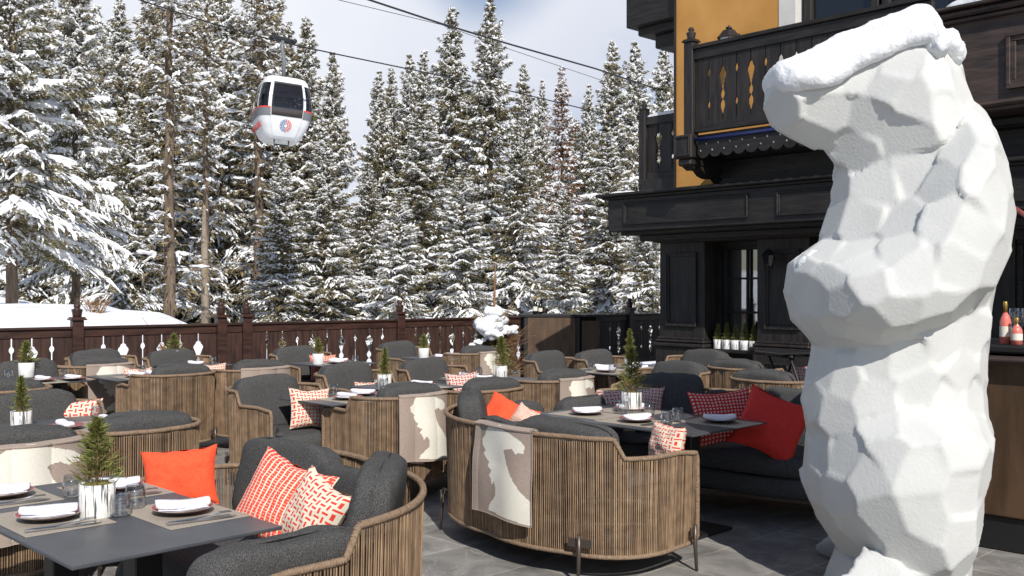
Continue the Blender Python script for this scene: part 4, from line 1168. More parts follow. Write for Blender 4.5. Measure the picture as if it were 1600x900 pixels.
def make_seat(S, cushions, seatc, name, seed=0):
    root = empty(name)
    m = MB(); n = int(S.T/.0128)
    for k in range(n+1):
        u = S.T*k/n; x, y = S.at(u); nx_, ny_ = S.nrm(u); zt = S.top(u); jit = random.uniform(-.002,.002)
        rr_ = .0050; tx, ty = -ny_, nx_; bx, by = x-nx_*.018, y-ny_*.018; vs = []
        for (px_, py_, z) in ((bx, by, S.zb), (x+jit, y+jit, zt)):
            for q in range(3):
                a = 2*PI*q/3+.5; vs.append((px_+(tx*math.cos(a)+nx_*math.sin(a))*rr_, py_+(ty*math.cos(a)+ny_*math.sin(a))*rr_, z))
        m.add(vs, [(0,1,4,3),(1,2,5,4),(2,0,3,5)], 0, True)
    m.build('rope_weave', 'wicker', root)
    m = MB(); N_ = 120; lp = []
    for k in range(N_+1):
        u = S.T*k/N_; x, y = S.at(u); lp.append((x, y, S.top(u)))
    e1 = lp[-1]; e0_ = lp[0]
    post1 = [(e1[0], e1[1]+.012, e1[2]-.03), (e1[0], e1[1]+.016, (e1[2]+S.zb)/2), (e1[0], e1[1]+.010, S.zb+.03)]
    bot = []
    for k in range(60, -1, -1):
        u = S.T*k/60; x, y = S.at(u); nx_, ny_ = S.nrm(u); bot.append((x-nx_*.018, y-ny_*.018, S.zb))
    post0 = [(e0_[0], e0_[1]+.010, S.zb+.03), (e0_[0], e0_[1]+.016, (e0_[2]+S.zb)/2), (e0_[0], e0_[1]+.012, e0_[2]-.03)]
    m.tube(lp+post1+bot+post0, .0135, 9, closed=True)
    ring = [Vector(p) for p in lp+post1]
    for k in range(int(S.T/.0115)):
        u = k*.0115; x, y = S.at(u); z = S.top(u); x2, y2 = S.at(u+.004)
        t = Vector((x2-x, y2-y, S.top(u+.004)-z))
        if t.length < 1e-6: continue
        t.normalize(); c = Vector((x, y, z)); m.tube([c-t*.0038, c, c+t*.0038], [.0135, .0160, .0135], 7, caps=False)
    for e in (e0_, e1):
        z = S.zb+.04
        while z < e[2]-.03:
            c = Vector((e[0], e[1]+.014, z)); m.tube([c-Vector((0,0,.004)), c, c+Vector((0,0,.004))], [.0135,.0160,.0135], 7, caps=False); z += .0125
    m.build('rope_rim', 'rim_rope', root)
    m = MB(); poly = [(x*.95, y*.95) for x, y in S.pts[::3]]
    m.prism(poly, lambda a, b, d: (a, b, d), .155, .19); o = m.build('base_frame', 'bronze', root); outward(o)
    i0 = min(range(len(S.pts)), key=lambda i: abs(S.px[i]+S.W*.36)+(9 if S.py[i] > 0 else 0)); i1 = min(range(len(S.pts)), key=lambda i: abs(S.px[i]-S.W*.36)+(9 if S.py[i] > 0 else 0))
    for (u, out_) in ((.06, 0), (S.T-.06, 0), (S.L[i0], 1), (S.L[i1], 1)):
        x, y = S.at(u); nx_, ny_ = S.nrm(u); m = MB(); a = math.atan2(ny_, nx_)
        m.tube([(x+nx_*.030, y+ny_*.030, .27), (x+nx_*.030, y+ny_*.030, .16), (x+nx_*.040, y+ny_*.040, .0)], [.0125,.0125,.009], 8)
        m.bevbox((x+nx_*.016, y+ny_*.016, .225), (.012, .15 if out_ else .05, .05), .003, rz=a)
        m.build('leg', 'bronze', root)
    ol = []
    for i in range(0, len(S.pts), 2):
        u = S.L[i]; nx_, ny_ = S.nrm(u); ol.append((S.px[i]-nx_*.045, S.py[i]-ny_*.045))
    ol += seatc[0]
    for (nm, z0, z1, r_, sd_) in seatc[1]:
        n = len(ol); cx = sum(p[0] for p in ol)/n; cy = sum(p[1] for p in ol)/n; vs = []; lv = []
        for k in range(9):
            a = -PI/2+PI*k/8; lv.append((r_*(1-math.cos(a)), (z0+z1)/2+(z1-z0)/2*math.sin(a)))
        rings = [(None, f, z0) for f in (.0001, .5)]+[(d_, 1, z) for d_, z in lv]+[(None, f, z1+.012*(1-f)) for f in (.85, .6, .3, .0001)]
        for (d_, f, z) in rings:
            for i in range(n):
                x, y = ol[i]
                if d_ is None: q = (cx+(x-cx)*f*.94, cy+(y-cy)*f*.94)
                else:
                    a_, b_2 = ol[i-1], ol[(i+1) % n]; dx, dy = b_2[0]-a_[0], b_2[1]-a_[1]; l = math.hypot(dx, dy) or 1
                    q = (x-dy/l*d_, y+dx/l*d_)
                nn = noise.noise(Vector((q[0]*5+sd_, q[1]*5, z*4)))*.012
                vs.append((q[0]+nn*.5, q[1]+nn*.5, z+(nn if z > z0+.01 else 0)))
        fs = [(j*n+i, j*n+(i+1) % n, (j+1)*n+(i+1) % n, (j+1)*n+i) for j in range(len(rings)-1) for i in range(n)]
        m = MB(); m.add(vs, fs, 0, True); m.build(nm, 'fabric', root)
    for k, (nm, c, sz, yaw, lean, roll) in enumerate(cushions):
        rot = Matrix.Rotation(math.radians(yaw), 3, 'Z') @ Matrix.Rotation(math.radians(lean), 3, 'X') @ Matrix.Rotation(math.radians(roll), 3, 'Y')
        m = MB(); superbox(m, c, sz, .38, 40, 22, .024, 5+k+seed, rot=rot, fr=6)
        lp2 = []
        for i in range(48):
            t = 2*PI*i/48; ca, sa = math.cos(t), math.sin(t); lp2.append(rot @ Vector((sz[0]/2*math.copysign(abs(ca)**.42, ca)*1.005, 0, sz[2]/2*math.copysign(abs(sa)**.44, sa)*1.005))+Vector(c))
        m.tube(lp2, .0055, 6, closed=True); m.build(nm, 'fabric', root)
    kids_map[root] = kids(root)
    return root
SC_ = Seat(.80, .80, .80, .80, .31, .31, .40, .40)
chair0 = make_seat(SC_, [('back_cushion', (0,-.235,.675), (.62,.19,.45), 0, 9, 1)],
    ([(.33,.43),(.24,.46),(.1,.475),(-.1,.475),(-.24,.46),(-.33,.43)], [('seat_base', .19, .335, .05, 1), ('seat_cushion', .335, .48, .06, 2)]), 'armchair')
SS_ = Seat(2.05, 1.25, .72, .95, 1.0, .40, .42, .62)
sofa0 = make_seat(SS_, [('back_cushion', (.50,-.32,.655), (.76,.18,.44), 2, 10, 0), ('back_cushion', (-.08,-.27,.62), (.52,.17,.40), -8, 12, 2), ('corner_cushion', (-.56,-.07,.69), (.58,.19,.52), -45, 10, 0), ('arm_cushion', (-.86,.56,.61), (.66,.17,.37), -88, 8, 0)],
    ([(.95,.31),(.90,.38),(.78,.43),(.55,.46),(.2,.47),(-.1,.49),(-.26,.55),(-.36,.68),(-.46,.79),(-.60,.83),(-.80,.83),(-.92,.80)], [('seat_base', .19, .335, .05, 3), ('seat_cushion', .335, .48, .06, 4)]), 'curved_sofa', 30)
first = {'armchair': True, 'sofa': True}
def place(kind, x, y, deg, label):
    src = chair0 if kind == 'armchair' else sofa0
    if first[kind]: r = src; first[kind] = False
    else: r = copy_tree(src)
    r.location = (x, y, 0); r.rotation_euler = (0, 0, math.radians(deg))
    tag(r, label, 'armchair' if kind == 'armchair' else 'sofa', 'rope backed armchairs on the terrace' if kind == 'armchair' else 'curved rope backed sofas on the terrace')
    return r
def blanket(seat_root, S, u0, wd, lo, hi, label, horse=True, flip=False, droop_in=.12, seed=0):
    """folded blanket hung over the rim: follows the rim, down both sides"""
    nu, nvv = 84, 130
    tot = droop_in+lo
    vs, fs, mi = [], [], []
    thick = .012
    def prof(t, zt):  # t from inside end (0) to outside end (1): returns (offset along normal, z)
        s = t*(droop_in+.09+lo)
        if s < droop_in: return -.035-.0, zt+.008-(droop_in-s)
        s -= droop_in
        if s < .09:
            a = PI*s/.09; return -.035*math.cos(a), zt+.008+.022*math.sin(a)
        s -= .09
        return .035+.018*sstep(0,.35,s), zt+.008-s
    for lay in (0, 1):
        for j in range(nvv+1):
            for i in range(nu+1):
                a = i/nu; u = u0+(a-.5)*wd*(1+.03*j/nvv)
                x, y = S.at(u); nx_, ny_ = S.nrm(u); zt = S.top(u)
                o_, z = prof(j/nvv, zt); sg_ = 1 if o_ > .034 else -1
                if z < zt: # gentle folds
                    k = min(1, (zt-z)/.2)
                    o_ += (1 if o_ > 0 else -1)*k*(.010*math.sin(a*9+seed)+.008*noise.noise(Vector((a*3, z*4, seed))))
                    z += .02*k*math.sin(a*2.2+seed)*(j/nvv)
                z -= lay*0; o_ -= lay*thick*sg_
                vs.append((x+nx_*o_, y+ny_*o_, z-(lay*thick if abs(o_) < .034 else 0)))
    o1 = (nu+1)*(nvv+1)
    HP = [(.52,.99),(.40,.98),(.30,.95),(.25,.90),(.22,.84),(.17,.80),(.18,.74),(.25,.68),(.22,.64),(.26,.60),(.32,.56),(.31,.51),(.38,.47),(.34,.42),(.38,.38),(.40,.32),(.44,.37),(.48,.30),(.48,.22),(.36,.10),(.34,.04),(.70,.03),(1.0,.02),(1.0,.26),(.88,.34),(.74,.48),(.66,.60),(.60,.73),(.74,.76),(.80,.71),(.84,.73),(.90,.73),(.92,.80),(.86,.85),(.70,.91),(.58,.94)]
    if flip: HP = [(1-a, b) for a, b in HP]
    A, B = np.meshgrid((np.arange(nu)+.5)/nu, (np.arange(nvv)+.5)/nvv)
    s_out = (B*(droop_in+.09+lo)-droop_in-.06)/(lo+.03)
    mask = inside(A, 1-s_out, HP) & (s_out > 0) if horse else np.zeros_like(A, bool)
    m = MB()
    for j in range(nvv):
        for i in range(nu):
            q = j*(nu+1)+i; fs.append((q, q+1, q+nu+2, q+nu+1)); mi.append(1 if mask[j, i] else 0)
    for j in range(nvv):
        for i in range(nu):
            q = o1+j*(nu+1)+i; fs.append((q, q+nu+1, q+nu+2, q+1)); mi.append(0)
    for j in range(nvv):
        for i, rev in ((0, 1), (nu, 0)):
            q = j*(nu+1)+i; f = (q, q+nu+1, o1+q+nu+1, o1+q); fs.append(f if not rev else f[::-1]); mi.append(0)
    for i in range(nu):
        for j, rev in ((0, 0), (nvv, 1)):
            q = j*(nu+1)+i; f = (q, q+1, o1+q+1, o1+q); fs.append(f if not rev else f[::-1]); mi.append(0)
    m.v = vs; m.f = fs; m.m = mi; m.sm = [True]*len(fs)
    o = m.build('blanket', ['taupe', 'cream']); o.matrix_world = Matrix.Translation(seat_root.location) @ Matrix.Rotation(seat_root.rotation_euler.z, 4, 'Z')
    tag(o, label, 'blanket', 'taupe blankets hung over the seats'); return o
def pillow(loc, size, yaw, lean, mname, label, roll=0, thick=.15, seed=0, group='cushions scattered on the seats'):
    n = 22; vs = []; uv = []
    for sd in (1, -1):
        for j in range(n+1):
            for i in range(n+1):
                a, b = -1+2*i/n, -1+2*j/n
                ed_ = max(0, (1-a**2))**.5*max(0, (1-b**2))**.5
                cx = a*(1-.10*(1-b**2)); cz = b*(1-.13*(1-a**2))
                p = Vector((cx*size[0]/2, -sd*thick/2*ed_**.75, cz*size[1]/2))
                nn = noise.noise(Vector((a*1.6+seed, b*1.6, sd*.5)))+.5*noise.noise(Vector((a*4+seed, b*4, sd)))
                p.y += -sd*nn*.018*ed_; p.z += .012*nn*(1-ed_)
                vs.append(p); uv.append(((a+1)/2, (b+1)/2*size[1]/size[0]))
    fs = []; o1 = (n+1)**2
    for j in range(n):
        for i in range(n):
            q = j*(n+1)+i; fs.append((q, q+1, q+n+2, q+n+1)); q += o1; fs.append((q, q+n+1, q+n+2, q+1))
    m = MB(); m.v = [tuple(v) for v in vs]; m.f = fs; m.m = [0]*len(fs); m.sm = [True]*len(fs); m.uv = uv
    # seam cord
    o = m.build('throw_pillow', mname)
    o.rotation_euler = (Matrix.Rotation(math.radians(yaw), 3, 'Z') @ Matrix.Rotation(math.radians(lean), 3, 'X') @ Matrix.Rotation(math.radians(roll), 3, 'Y')).to_euler()
    o.location = loc; tag(o, label, 'cushion', group); return o
# ---- table, tableware
def table(x, y, lx, ly, deg, label, round_=False):
    r = empty('dining_table', (x, y, 0), math.radians(deg), label=label, cat='table', group='dark slate dining tables')
    m = MB()
    m.bevbox((0,0,.722), (lx, ly, .014), .003); m.build('tabletop', 'slate', r)
    m = MB(); m.box((0,0,.700), (lx*.6, ly*.5, .03))
    px_ = lx*.27 if lx > 1.2 else 0
    for sx in ((-1,1) if px_ else (0,)):
        m.bevbox((sx*px_,0,.355), (.11,.11,.68), .006); m.bevbox((sx*px_,0,.012), (.40,.46,.02), .006)
    m.build('pedestal', 'black_metal', r)
    return r
TZ = .729
def wpos(tx, ty, deg, lx, ly, z=TZ):
    a = math.radians(deg); return Vector((tx+lx*math.cos(a)-ly*math.sin(a), ty+lx*math.sin(a)+ly*math.cos(a), z))
protos = {}
def proto(key, fn):
    """first call builds, later calls copy object and parts"""
    if key in protos: return copy_tree(protos[key])
    protos[key] = fn(); return protos[key]
def mk_mat():
    m = MB(); m.bevbox((0,0,.0015), (.48,.34,.003), .001); return m.build('placemat', 'placemat')
def mk_plate(red):
    def f():
        m = MB(); m.lathe([(.045,0),(.05,.006),(.10,.014),(.122,.024),(.1235,.0265),(.121,.027),(.10,.018),(.06,.012),(0,.012)], 40, 0)
        nf = len(m.f)
        if red:
            m.m = [0 if i < 40*4 else (1 if i < 40*5 else 2) for i in range(nf)]
        r = m.build('plate', ['plate_dark', 'plate_rim', 'plate_red']); return r
    return f
def mk_napkin(sd):
    def f():
        m = MB(); n1, n2 = 30, 14; vs = []
        for j in range(n1+1):
            t = -1+2*j/n1
            for i in range(n2):
                a = 2*PI*i/n2
                w_ = .036*(1-.10*abs(t)**6)*(1+.12*noise.noise(Vector((t*2, sd, a)))); h_ = .017*(1-.15*abs(t)**8)*(1+.10*math.sin(t*3+sd))
                x = t*.105; y = w_*math.copysign(abs(math.cos(a))**.75, math.cos(a))+.008*math.sin(t*2+sd); z = .019+h_*math.copysign(abs(math.sin(a))**.7, math.sin(a))+.006*t*t+.0015*noise.noise(Vector((t*9, a*2, sd)))
                vs.append((x, y, z))
        fs = [(j*n2+i, j*n2+(i+1) % n2, (j+1)*n2+(i+1) % n2, (j+1)*n2+i) for j in range(n1) for i in range(n2)]
        fs += [tuple(range(n2))[::-1], tuple(n1*n2+i for i in range(n2))]
        m.add(vs, fs, 0, True)
        # folded flap lying under the roll
        vs = []; 
        for j in range(11):
            for i in range(7):
                a, b = -1+2*j/10, -1+2*i/6; vs.append((a*.098, -.012+b*.043, .006+.003*math.sin(a*3+b)+.002*noise.noise(Vector((a*4,b*4,sd)))))
        k = len(vs); vs += [(v[0], v[1], v[2]-.004) for v in vs]
        fs = [(j*7+i, j*7+i+1, (j+1)*7+i+1, (j+1)*7+i) for j in range(10) for i in range(6)]+[(k+j*7+i, k+(j+1)*7+i, k+(j+1)*7+i+1, k+j*7+i+1) for j in range(10) for i in range(6)]
        m.add(vs, fs, 0, True)
        return m.build('napkin', 'linen')
    return f
def mk_glass():
    m = MB(); m.lathe([(0,.003),(.030,.003),(.037,.012),(.041,.035),(.040,.06),(.036,.095),(.0352,.095),(.039,.06),(.0395,.035),(.035,.014),(.02,.010),(0,.014)], 32, 0)
    return m.build('water_glass', 'glass')
def mk_knife():
    m = MB(); m.prism([(-.11,-.006),(0,-.0075),(.06,-.010),(.10,-.008),(.118,.002),(.10,.006),(0,.006),(-.11,.007)], lambda a,b,d:(a,b,d), .002, .006); o = m.build('knife','steel'); outward(o); return o
def mk_fork():
    m = MB(); pts = [(-.10,0,.006),(-.02,0,.004),(.04,0,.010)]
    m.prism([(-.105,-.006),(-.02,-.003),(.04,-.004),(.055,-.012),(.07,-.012),(.07,.012),(.055,.012),(.04,.004),(-.02,.003),(-.105,.006)], lambda a,b,d:(a,b,d+ .012*max(0,a)/.07), .003, .0055)
    for k in range(4): m.box((.088,-.0102+k*.0068,.0165),(.04,.0034,.002))
    o = m.build('fork','steel'); outward(o); return o
def small_conifer(root, h, w_, seed, mname='needles_small'):
    R = rng_np(seed); n = int(1100*h/.25); z = R.uniform(.0,1,n)**.9
    rad = w_*(1-z)**.7*R.uniform(.15,1,n)*(.9+.25*np.sin(z*23)); a = R.uniform(0,6.283,n)
    out = np.stack([np.cos(a), np.sin(a), np.zeros(n)],1)
    C = out*rad[:,None]; C[:,2] = .01+z*h*.97
    d = out*1.0; d[:,2] = R.uniform(.1,1.1,n); d /= np.linalg.norm(d,axis=1)[:,None]
    ln = R.uniform(.012,.028,n); sd = np.cross(d, R.normal(size=(n,3))); sd /= np.linalg.norm(sd,axis=1)[:,None]
    wd = R.uniform(.0018,.0035,n)
    V = np.stack([C-d*ln[:,None], C+sd*wd[:,None], C+d*ln[:,None], C-sd*wd[:,None]],1).reshape(-1,3)
    t = MB(); t.tube([(0,0,-.02),(.002,0,h*.5),(0,0,h)], [.005,.0035,.0012], 6)
    for k in range(int(26*h/.25)):
        zz = random.uniform(.03,.85)*h; aa = random.uniform(0,6.28); L_ = w_*(1-zz/h)**.7*.9
        t.tube([(0,0,zz),(L_*math.cos(aa)*.6,L_*math.sin(aa)*.6,zz+L_*.15),(L_*math.cos(aa),L_*math.sin(aa),zz+L_*.5)], [.0022,.0016,.0008], 4, caps=False)
    return V, t
def mk_pot(kind, h, w_, seed, s=1.0, ph=.125):
    def f():
        r = empty('potted_conifer')
        m = MB(); R0 = .064
        n = 48; prof = [(R0*.97,0),(R0*.99,.004),(R0,.05),(R0,ph),(R0-.004,ph),(R0-.005,ph-.02),(0,ph-.02)]
        m.lathe(prof, n, 0)
        m.uv = [( (i % n)/n if (i % n) < n/2 else 1-(i % n)/n, v[2]*5) for i, v in enumerate(m.v)]
        m.build('pot', 'birch_pot' if kind == 'birch' else 'pot_plain', r)
        m = MB(); superbox(m, (0,0,ph-.012), (R0*1.85,R0*1.85,.03), .9, 20, 8, .006, seed, fr=40); m.build('moss', 'moss', r)
        V, t = small_conifer(r, h, w_, seed)
        V[:,2] += ph; t.v = [(a,b,c+ph) for a,b,c in t.v]
        t.build('stem', 'twig', r)
        np_mesh('foliage', V, np.arange(len(V)).reshape(-1,4), 'needles_small', r)
        kids_map[r] = kids(r)
        return r
    return f
def pot(px, pz_y, Y, kind, h, w_, label, scale=1.0, seed=1, z=TZ, wx=None):
    r = proto(('pot', kind, h, w_, seed), mk_pot(kind, h, w_, seed))
    if wx is None:
        p = P(px, 450, Y); p.z = z
    else: p = wx
    r.location = p; r.scale = (scale,)*3; r.rotation_euler = (0,0,random.uniform(0,6))
    tag(r, label, 'potted plant', 'small conifers in pots'); return r
def put(o, p, yaw, label, cat, group, scale=1):
    o.location = p; o.rotation_euler = (0,0,math.radians(yaw)); o.scale = (scale,)*3; tag(o, label, cat, group); return o
def setting(tx, ty, deg, lx, ly, where, mat_=True, red=True, glass=None, cutl=True, nyaw=12, sd=1, rot=0):
    p = wpos(tx, ty, deg, lx, ly)
    if mat_:
        put(proto('mat', mk_mat), p, deg+rot, 'taupe placemat '+where, 'placemat', 'placemats laid on the tables'); zz = .0035
    else: zz = 0
    put(proto(('plate', red), mk_plate(red)), p+Vector((0,0,zz)), 0, ('red faced plate ' if red else 'dark plate ')+where, 'plate', 'plates laid on the tables')
    put(proto(('nap', sd), mk_napkin(sd)), p+Vector((0,0,zz+.016)), deg+rot+60+nyaw, 'rolled white napkin '+where, 'napkin', 'rolled white napkins')
    if cutl:
        q = wpos(tx, ty, deg, lx+.17, ly-.02) if rot == 0 else wpos(tx, ty, deg, lx-.02, ly+.17)
        put(proto('fork', mk_fork), q+Vector((0,0,zz)), deg+rot+80, 'steel fork '+where, 'fork', 'forks laid on the tables', 1.2)
        q = wpos(tx, ty, deg, lx+.195, ly-.02) if rot == 0 else wpos(tx, ty, deg, lx-.02, ly+.195)
        put(proto('knife', mk_knife), q+Vector((0,0,zz)), deg+rot+80, 'steel knife '+where, 'knife', 'knives laid on the tables', 1.2)
    if glass:
        g_ = wpos(tx, ty, deg, *glass)
        put(proto('glass', mk_glass), g_+Vector((0,0,zz)), 0, 'clear water glass '+where, 'glass', 'water glasses on the tables')

def cpos(px, ytop, ztop=.875):
    Y = (H-ztop)*F/(ytop-450)*-1 if False else (H-ztop)*F/(ytop-450); return Vector(((px-800)/F*Y, Y, 0))
def chair_by_top(px, ytop, face, label, back=.25):
    p = cpos(px, ytop); d = {'-u': (-.707,.707,45), '+u': (.707,-.707,-135), '+v': (.707,.707,-45), '-v': (-.707,-.707,135)}[face]
    return place('armchair', p.x+back*d[0], p.y+back*d[1], d[2], label)

# ---- seats
E = place('sofa', -1.011, 4.440, 135, 'sofa with orange and red patterned cushions at the nearest table')
CS = place('sofa', .198, 6.412, -45, 'sofa seen from behind in the middle of the open floor with a horse blanket')
RB = place('sofa', 1.62, 7.68, 135, 'shaded black sofa with the big red cushion beside the bear'); RB.scale = (-1,1,1)
AF = chair_by_top(225, 652, '-u', 'rope armchair seen from behind just beyond the nearest table, no blanket')
AH = chair_by_top(157, 562, '-u', 'armchair with a horse blanket on its back in the left background')
AC = chair_by_top(283, 574, '-u', 'tall rope backed armchair seen from behind left of the middle table')
AB = chair_by_top(640, 605, '-u', 'armchair with a horse blanket between the middle table and the big sofa')
A5 = chair_by_top(768, 596, '-u', 'rope armchair behind the big sofa, its cushion right of the small middle table')
A6 = chair_by_top(880, 582, '-u', 'armchair with a horse blanket directly behind the right table')
A7 = chair_by_top(748, 544, '-u', 'armchair with a horse blanket under the snowy potted tree')
AJ = chair_by_top(30, 676, '-u', 'armchair with a horse blanket touching the left edge behind the nearest table')
AM = chair_by_top(405, 567, '-u', 'armchair with a plain folded blanket edge, in front of the long fence bay')
AP = chair_by_top(8, 598, '-u', 'rope armchair at the left edge in front of the plain white pot')
AD = chair_by_top(415, 592, '+u', 'armchair facing the camera at the left end of the middle table')
AK = chair_by_top(52, 618, '+u', 'armchair facing the camera behind the second table from the left edge')
AL = chair_by_top(460, 545, '+u', 'armchair facing the camera against the long fence bay')
AQ = chair_by_top(540, 572, '+u', 'armchair facing the camera between the middle table and the long fence bay')
AR = chair_by_top(620, 537, '+u', 'far armchair in front of the fence post left of the snowy tree')
AS = chair_by_top(662, 565, '+u', 'armchair facing the camera left of the small striped pot')
AT = chair_by_top(852, 553, '+u', 'armchair facing the camera in front of the brown counter')
AU = chair_by_top(928, 551, '+u', 'armchair facing the camera between the counter and the shaded fence')
AN = chair_by_top(268, 550, '+u', 'far armchair behind a plain white pot in front of the snow bank fence')
AO = chair_by_top(162, 560, '+u', 'far armchair by the fence post left of the snow bank')
AO.location.y += 1.1; AO.location.x -= .55
AP2 = chair_by_top(42, 566, '+u', 'far armchair behind the leftmost plain white pot')
AV = chair_by_top(1102, 550, '-v', 'sunlit grey armchair in front of the house window')
AW = chair_by_top(1062, 569, '-v', 'armchair at the right end of the far right table by the pillar')
AX = chair_by_top(1152, 566, '+v', 'armchair in the shade below the window with the row of pots')
AY = chair_by_top(1195, 583, '+v', 'dark armchair in the shade in front of the carved pillar')
AZ = chair_by_top(520, 880, '+u', 'x') if False else None
# ---- tables
FT = (-1.70, 4.10, -45)
table(*FT[:2], 1.50, .80, -45, 'slate table nearest the camera with four place settings')
table(-2.98, 6.72, .78, .78, -45, 'small slate table by the left edge behind the nearest table')
table(-1.40, 8.36, .76, .80, -45, 'slate table in the middle of the terrace with an overhanging corner')
table(-.98, 9.35, .76, .76, -45, 'small slate table with a striped pot between the middle armchairs')
table(-.22, 10.05, .76, .76, -45, 'small slate table with a striped pot left of the counter')
table(.925, 7.05, 1.46, .88, -45, 'long slate table behind the big sofa reaching toward the bear')
table(1.22, 11.0, .95, .80, -45, 'slate table in front of the house corner and shaded fence')
table(-.92, 13.2, .78, .78, -45, 'far slate table with a plain white pot near the snowy tree')
table(-2.2, 12.25, .78, .78, -45, 'far slate table with a plain white pot before the long fence bay')
table(-3.9, 12.0, .78, .78, -45, 'far slate table with a plain white pot before the snow bank fence')
table(-3.92, 10.42, .78, .78, -45, 'slate table between the two left background armchairs')
table(-4.75, 9.95, .78, .78, -45, 'slate table with a plain white pot at the far left')
table(3.2, 10.1, .78, .78, -45, 'shaded table beside the folding stand')
# ---- settings on the nearest table
setting(*FT, .0, -.20, 'at the front place of the nearest table', glass=(.155,.02), sd=1, nyaw=5)
setting(*FT, -.58, -.18, 'at the left edge of the nearest table', glass=(-.36,.03), sd=2, nyaw=5)
setting(*FT, -.38, .23, 'behind the pot on the nearest table', glass=(-.20,.05), sd=3, nyaw=8)
setting(*FT, .27, .23, 'at the right corner of the nearest table', glass=(.05,.13), sd=4, nyaw=10)
# second left table
T2_ = (-2.98, 6.72, -45)
setting(*T2_, .18, .20, 'at the far place of the small table by the left edge', glass=(-.10,.22), sd=5, nyaw=-50, cutl=False)
setting(*T2_, .22, -.12, 'at the near place of the small table by the left edge', glass=(.30,.30), sd=6, nyaw=-70, cutl=False)
MT_ = (-1.40, 8.36, -45)
setting(*MT_, -.02, .20, 'at the far place of the middle table', glass=(-.20,.02), sd=1, nyaw=-40, cutl=True)
setting(*MT_, .14, -.08, 'at the near place of the middle table', glass=(.18,.26), sd=2, nyaw=-60, cutl=False)
T7_ = (-.98, 9.35, -45)
setting(*T7_, .15, .05, 'on the small table between the middle armchairs', glass=(.0,-.28), sd=3, nyaw=-40, cutl=False)
T8_ = (-.22, 10.05, -45)
setting(*T8_, -.22, -.10, 'at the far place of the table left of the counter', glass=(-.30,.12), sd=4, nyaw=-50, cutl=False)
setting(*T8_, .08, -.18, 'at the near place of the table left of the counter', glass=(-.05,-.30), sd=5, nyaw=-50, cutl=False)
RT_ = (.925, 7.05, -45)
setting(*RT_, -.40, -.14, 'at the left place of the long table', glass=(-.22,.06), sd=1, nyaw=-2, cutl=False)
setting(*RT_, .10, -.20, 'in front of the striped pot on the long table', glass=(.30,.0), sd=2, nyaw=20, cutl=True)
setting(*RT_, .52, .18, 'at the right place of the long table', glass=(.34,-.18), sd=3, nyaw=0, cutl=False)
setting(*RT_, -.30, .24, 'at the back place of the long table', glass=(-.02,.10), sd=6, nyaw=0, cutl=False)
T9_ = (1.22, 11.0, -45)
setting(*T9_, -.30, .05, 'at the left place of the table before the house corner', glass=(-.34,-.14), sd=4, nyaw=-30, cutl=False, red=False)
setting(*T9_, -.05, -.22, 'at the near place of the table before the house corner', glass=(.10,-.30), sd=5, nyaw=-30, cutl=False)
setting(*T9_, .02, .26, 'at the back place of the table before the house corner', sd=6, nyaw=-30, cutl=False, mat_=False)
setting(*T9_, .32, .18, 'at the right place of the table before the house corner', glass=(.40,.05), sd=1, nyaw=-30, cutl=False)
T10 = (-.92, 13.2, -45); setting(*T10, .02, .16, 'at the far place of the far table near the snowy tree', sd=2, nyaw=-40, cutl=False, mat_=False); setting(*T10, .14, -.12, 'at the near place of the far table near the snowy tree', glass=(.30,.12), sd=3, nyaw=-40, cutl=False, mat_=False)
T11 = (-2.2, 12.25, -45); setting(*T11, .0, .10, 'at the far place of the table before the long fence bay', sd=4, nyaw=-40, cutl=False, mat_=False); setting(*T11, .16, -.06, 'at the near place of the table before the long fence bay', glass=(.32,.1), sd=5, nyaw=-50, cutl=False)
T5_ = (-3.92, 10.42, -45); setting(*T5_, .10, .14, 'at the far place of the left background table', sd=6, nyaw=-50, cutl=False, mat_=False); setting(*T5_, .16, -.08, 'at the near place of the left background table', glass=(-.1,.1), sd=1, nyaw=-50, cutl=False)
T6_ = (-4.75, 9.95, -45); setting(*T6_, .26, .26, 'at the far place of the far left table', glass=(.05,.25), sd=2, nyaw=-50, cutl=False, mat_=False); setting(*T6_, .22, -.02, 'at the near place of the far left table', glass=(-.2,-.2), sd=3, nyaw=-50, cutl=False)
T4_ = (-3.9, 12.0, -45); setting(*T4_, .22, -.02, 'on the far table before the snow bank fence', glass=(.26,.18), sd=4, nyaw=-40, cutl=False, mat_=False)
setting(3.2, 10.1, -45, -.25, -.1, 'on the shaded table by the folding stand', sd=5, nyaw=-40, cutl=False, mat_=False)
# ---- pots
pot(152, 0, 4.02, 'birch', .24, .115, 'largest striped pot with a young spruce on the nearest table', 1.08, 1)
pot(33, 0, 6.45, 'birch', .22, .06, 'striped pot with a thin spruce seedling on the small left table', 1.0, 2)
pot(601, 0, 9.2, 'birch', .24, .065, 'striped pot with a tall thin seedling between the middle armchairs', 1.0, 3)
pot(783, 0, 10.2, 'birch', .30, .11, 'striped pot with a brownish round seedling left of the counter', 1.0, 4)
pot(987, 0, 7.42, 'birch', .27, .115, 'striped pot with a bushy seedling on the long table', 1.18, 5)
pot(984, 0, 11.25, 'birch', .33, .085, 'striped pot with a leaning seedling on the table before the house', 1.0, 6)
pot(41, 0, 10.3, 'plain', .18, .10, 'plain white pot with a bushy seedling at the far left', 1.2, 7)
pot(272, 0, 12.1, 'plain', .15, .09, 'plain white pot with a bushy seedling before the snow bank fence', 1.3, 8)
pot(497, 0, 12.0, 'plain', .18, .075, 'plain white pot with a seedling before the long fence bay', 1.05, 9)
pot(662, 0, 13.1, 'plain', .17, .08, 'plain white pot with a seedling near the snowy tree', 1.05, 9)
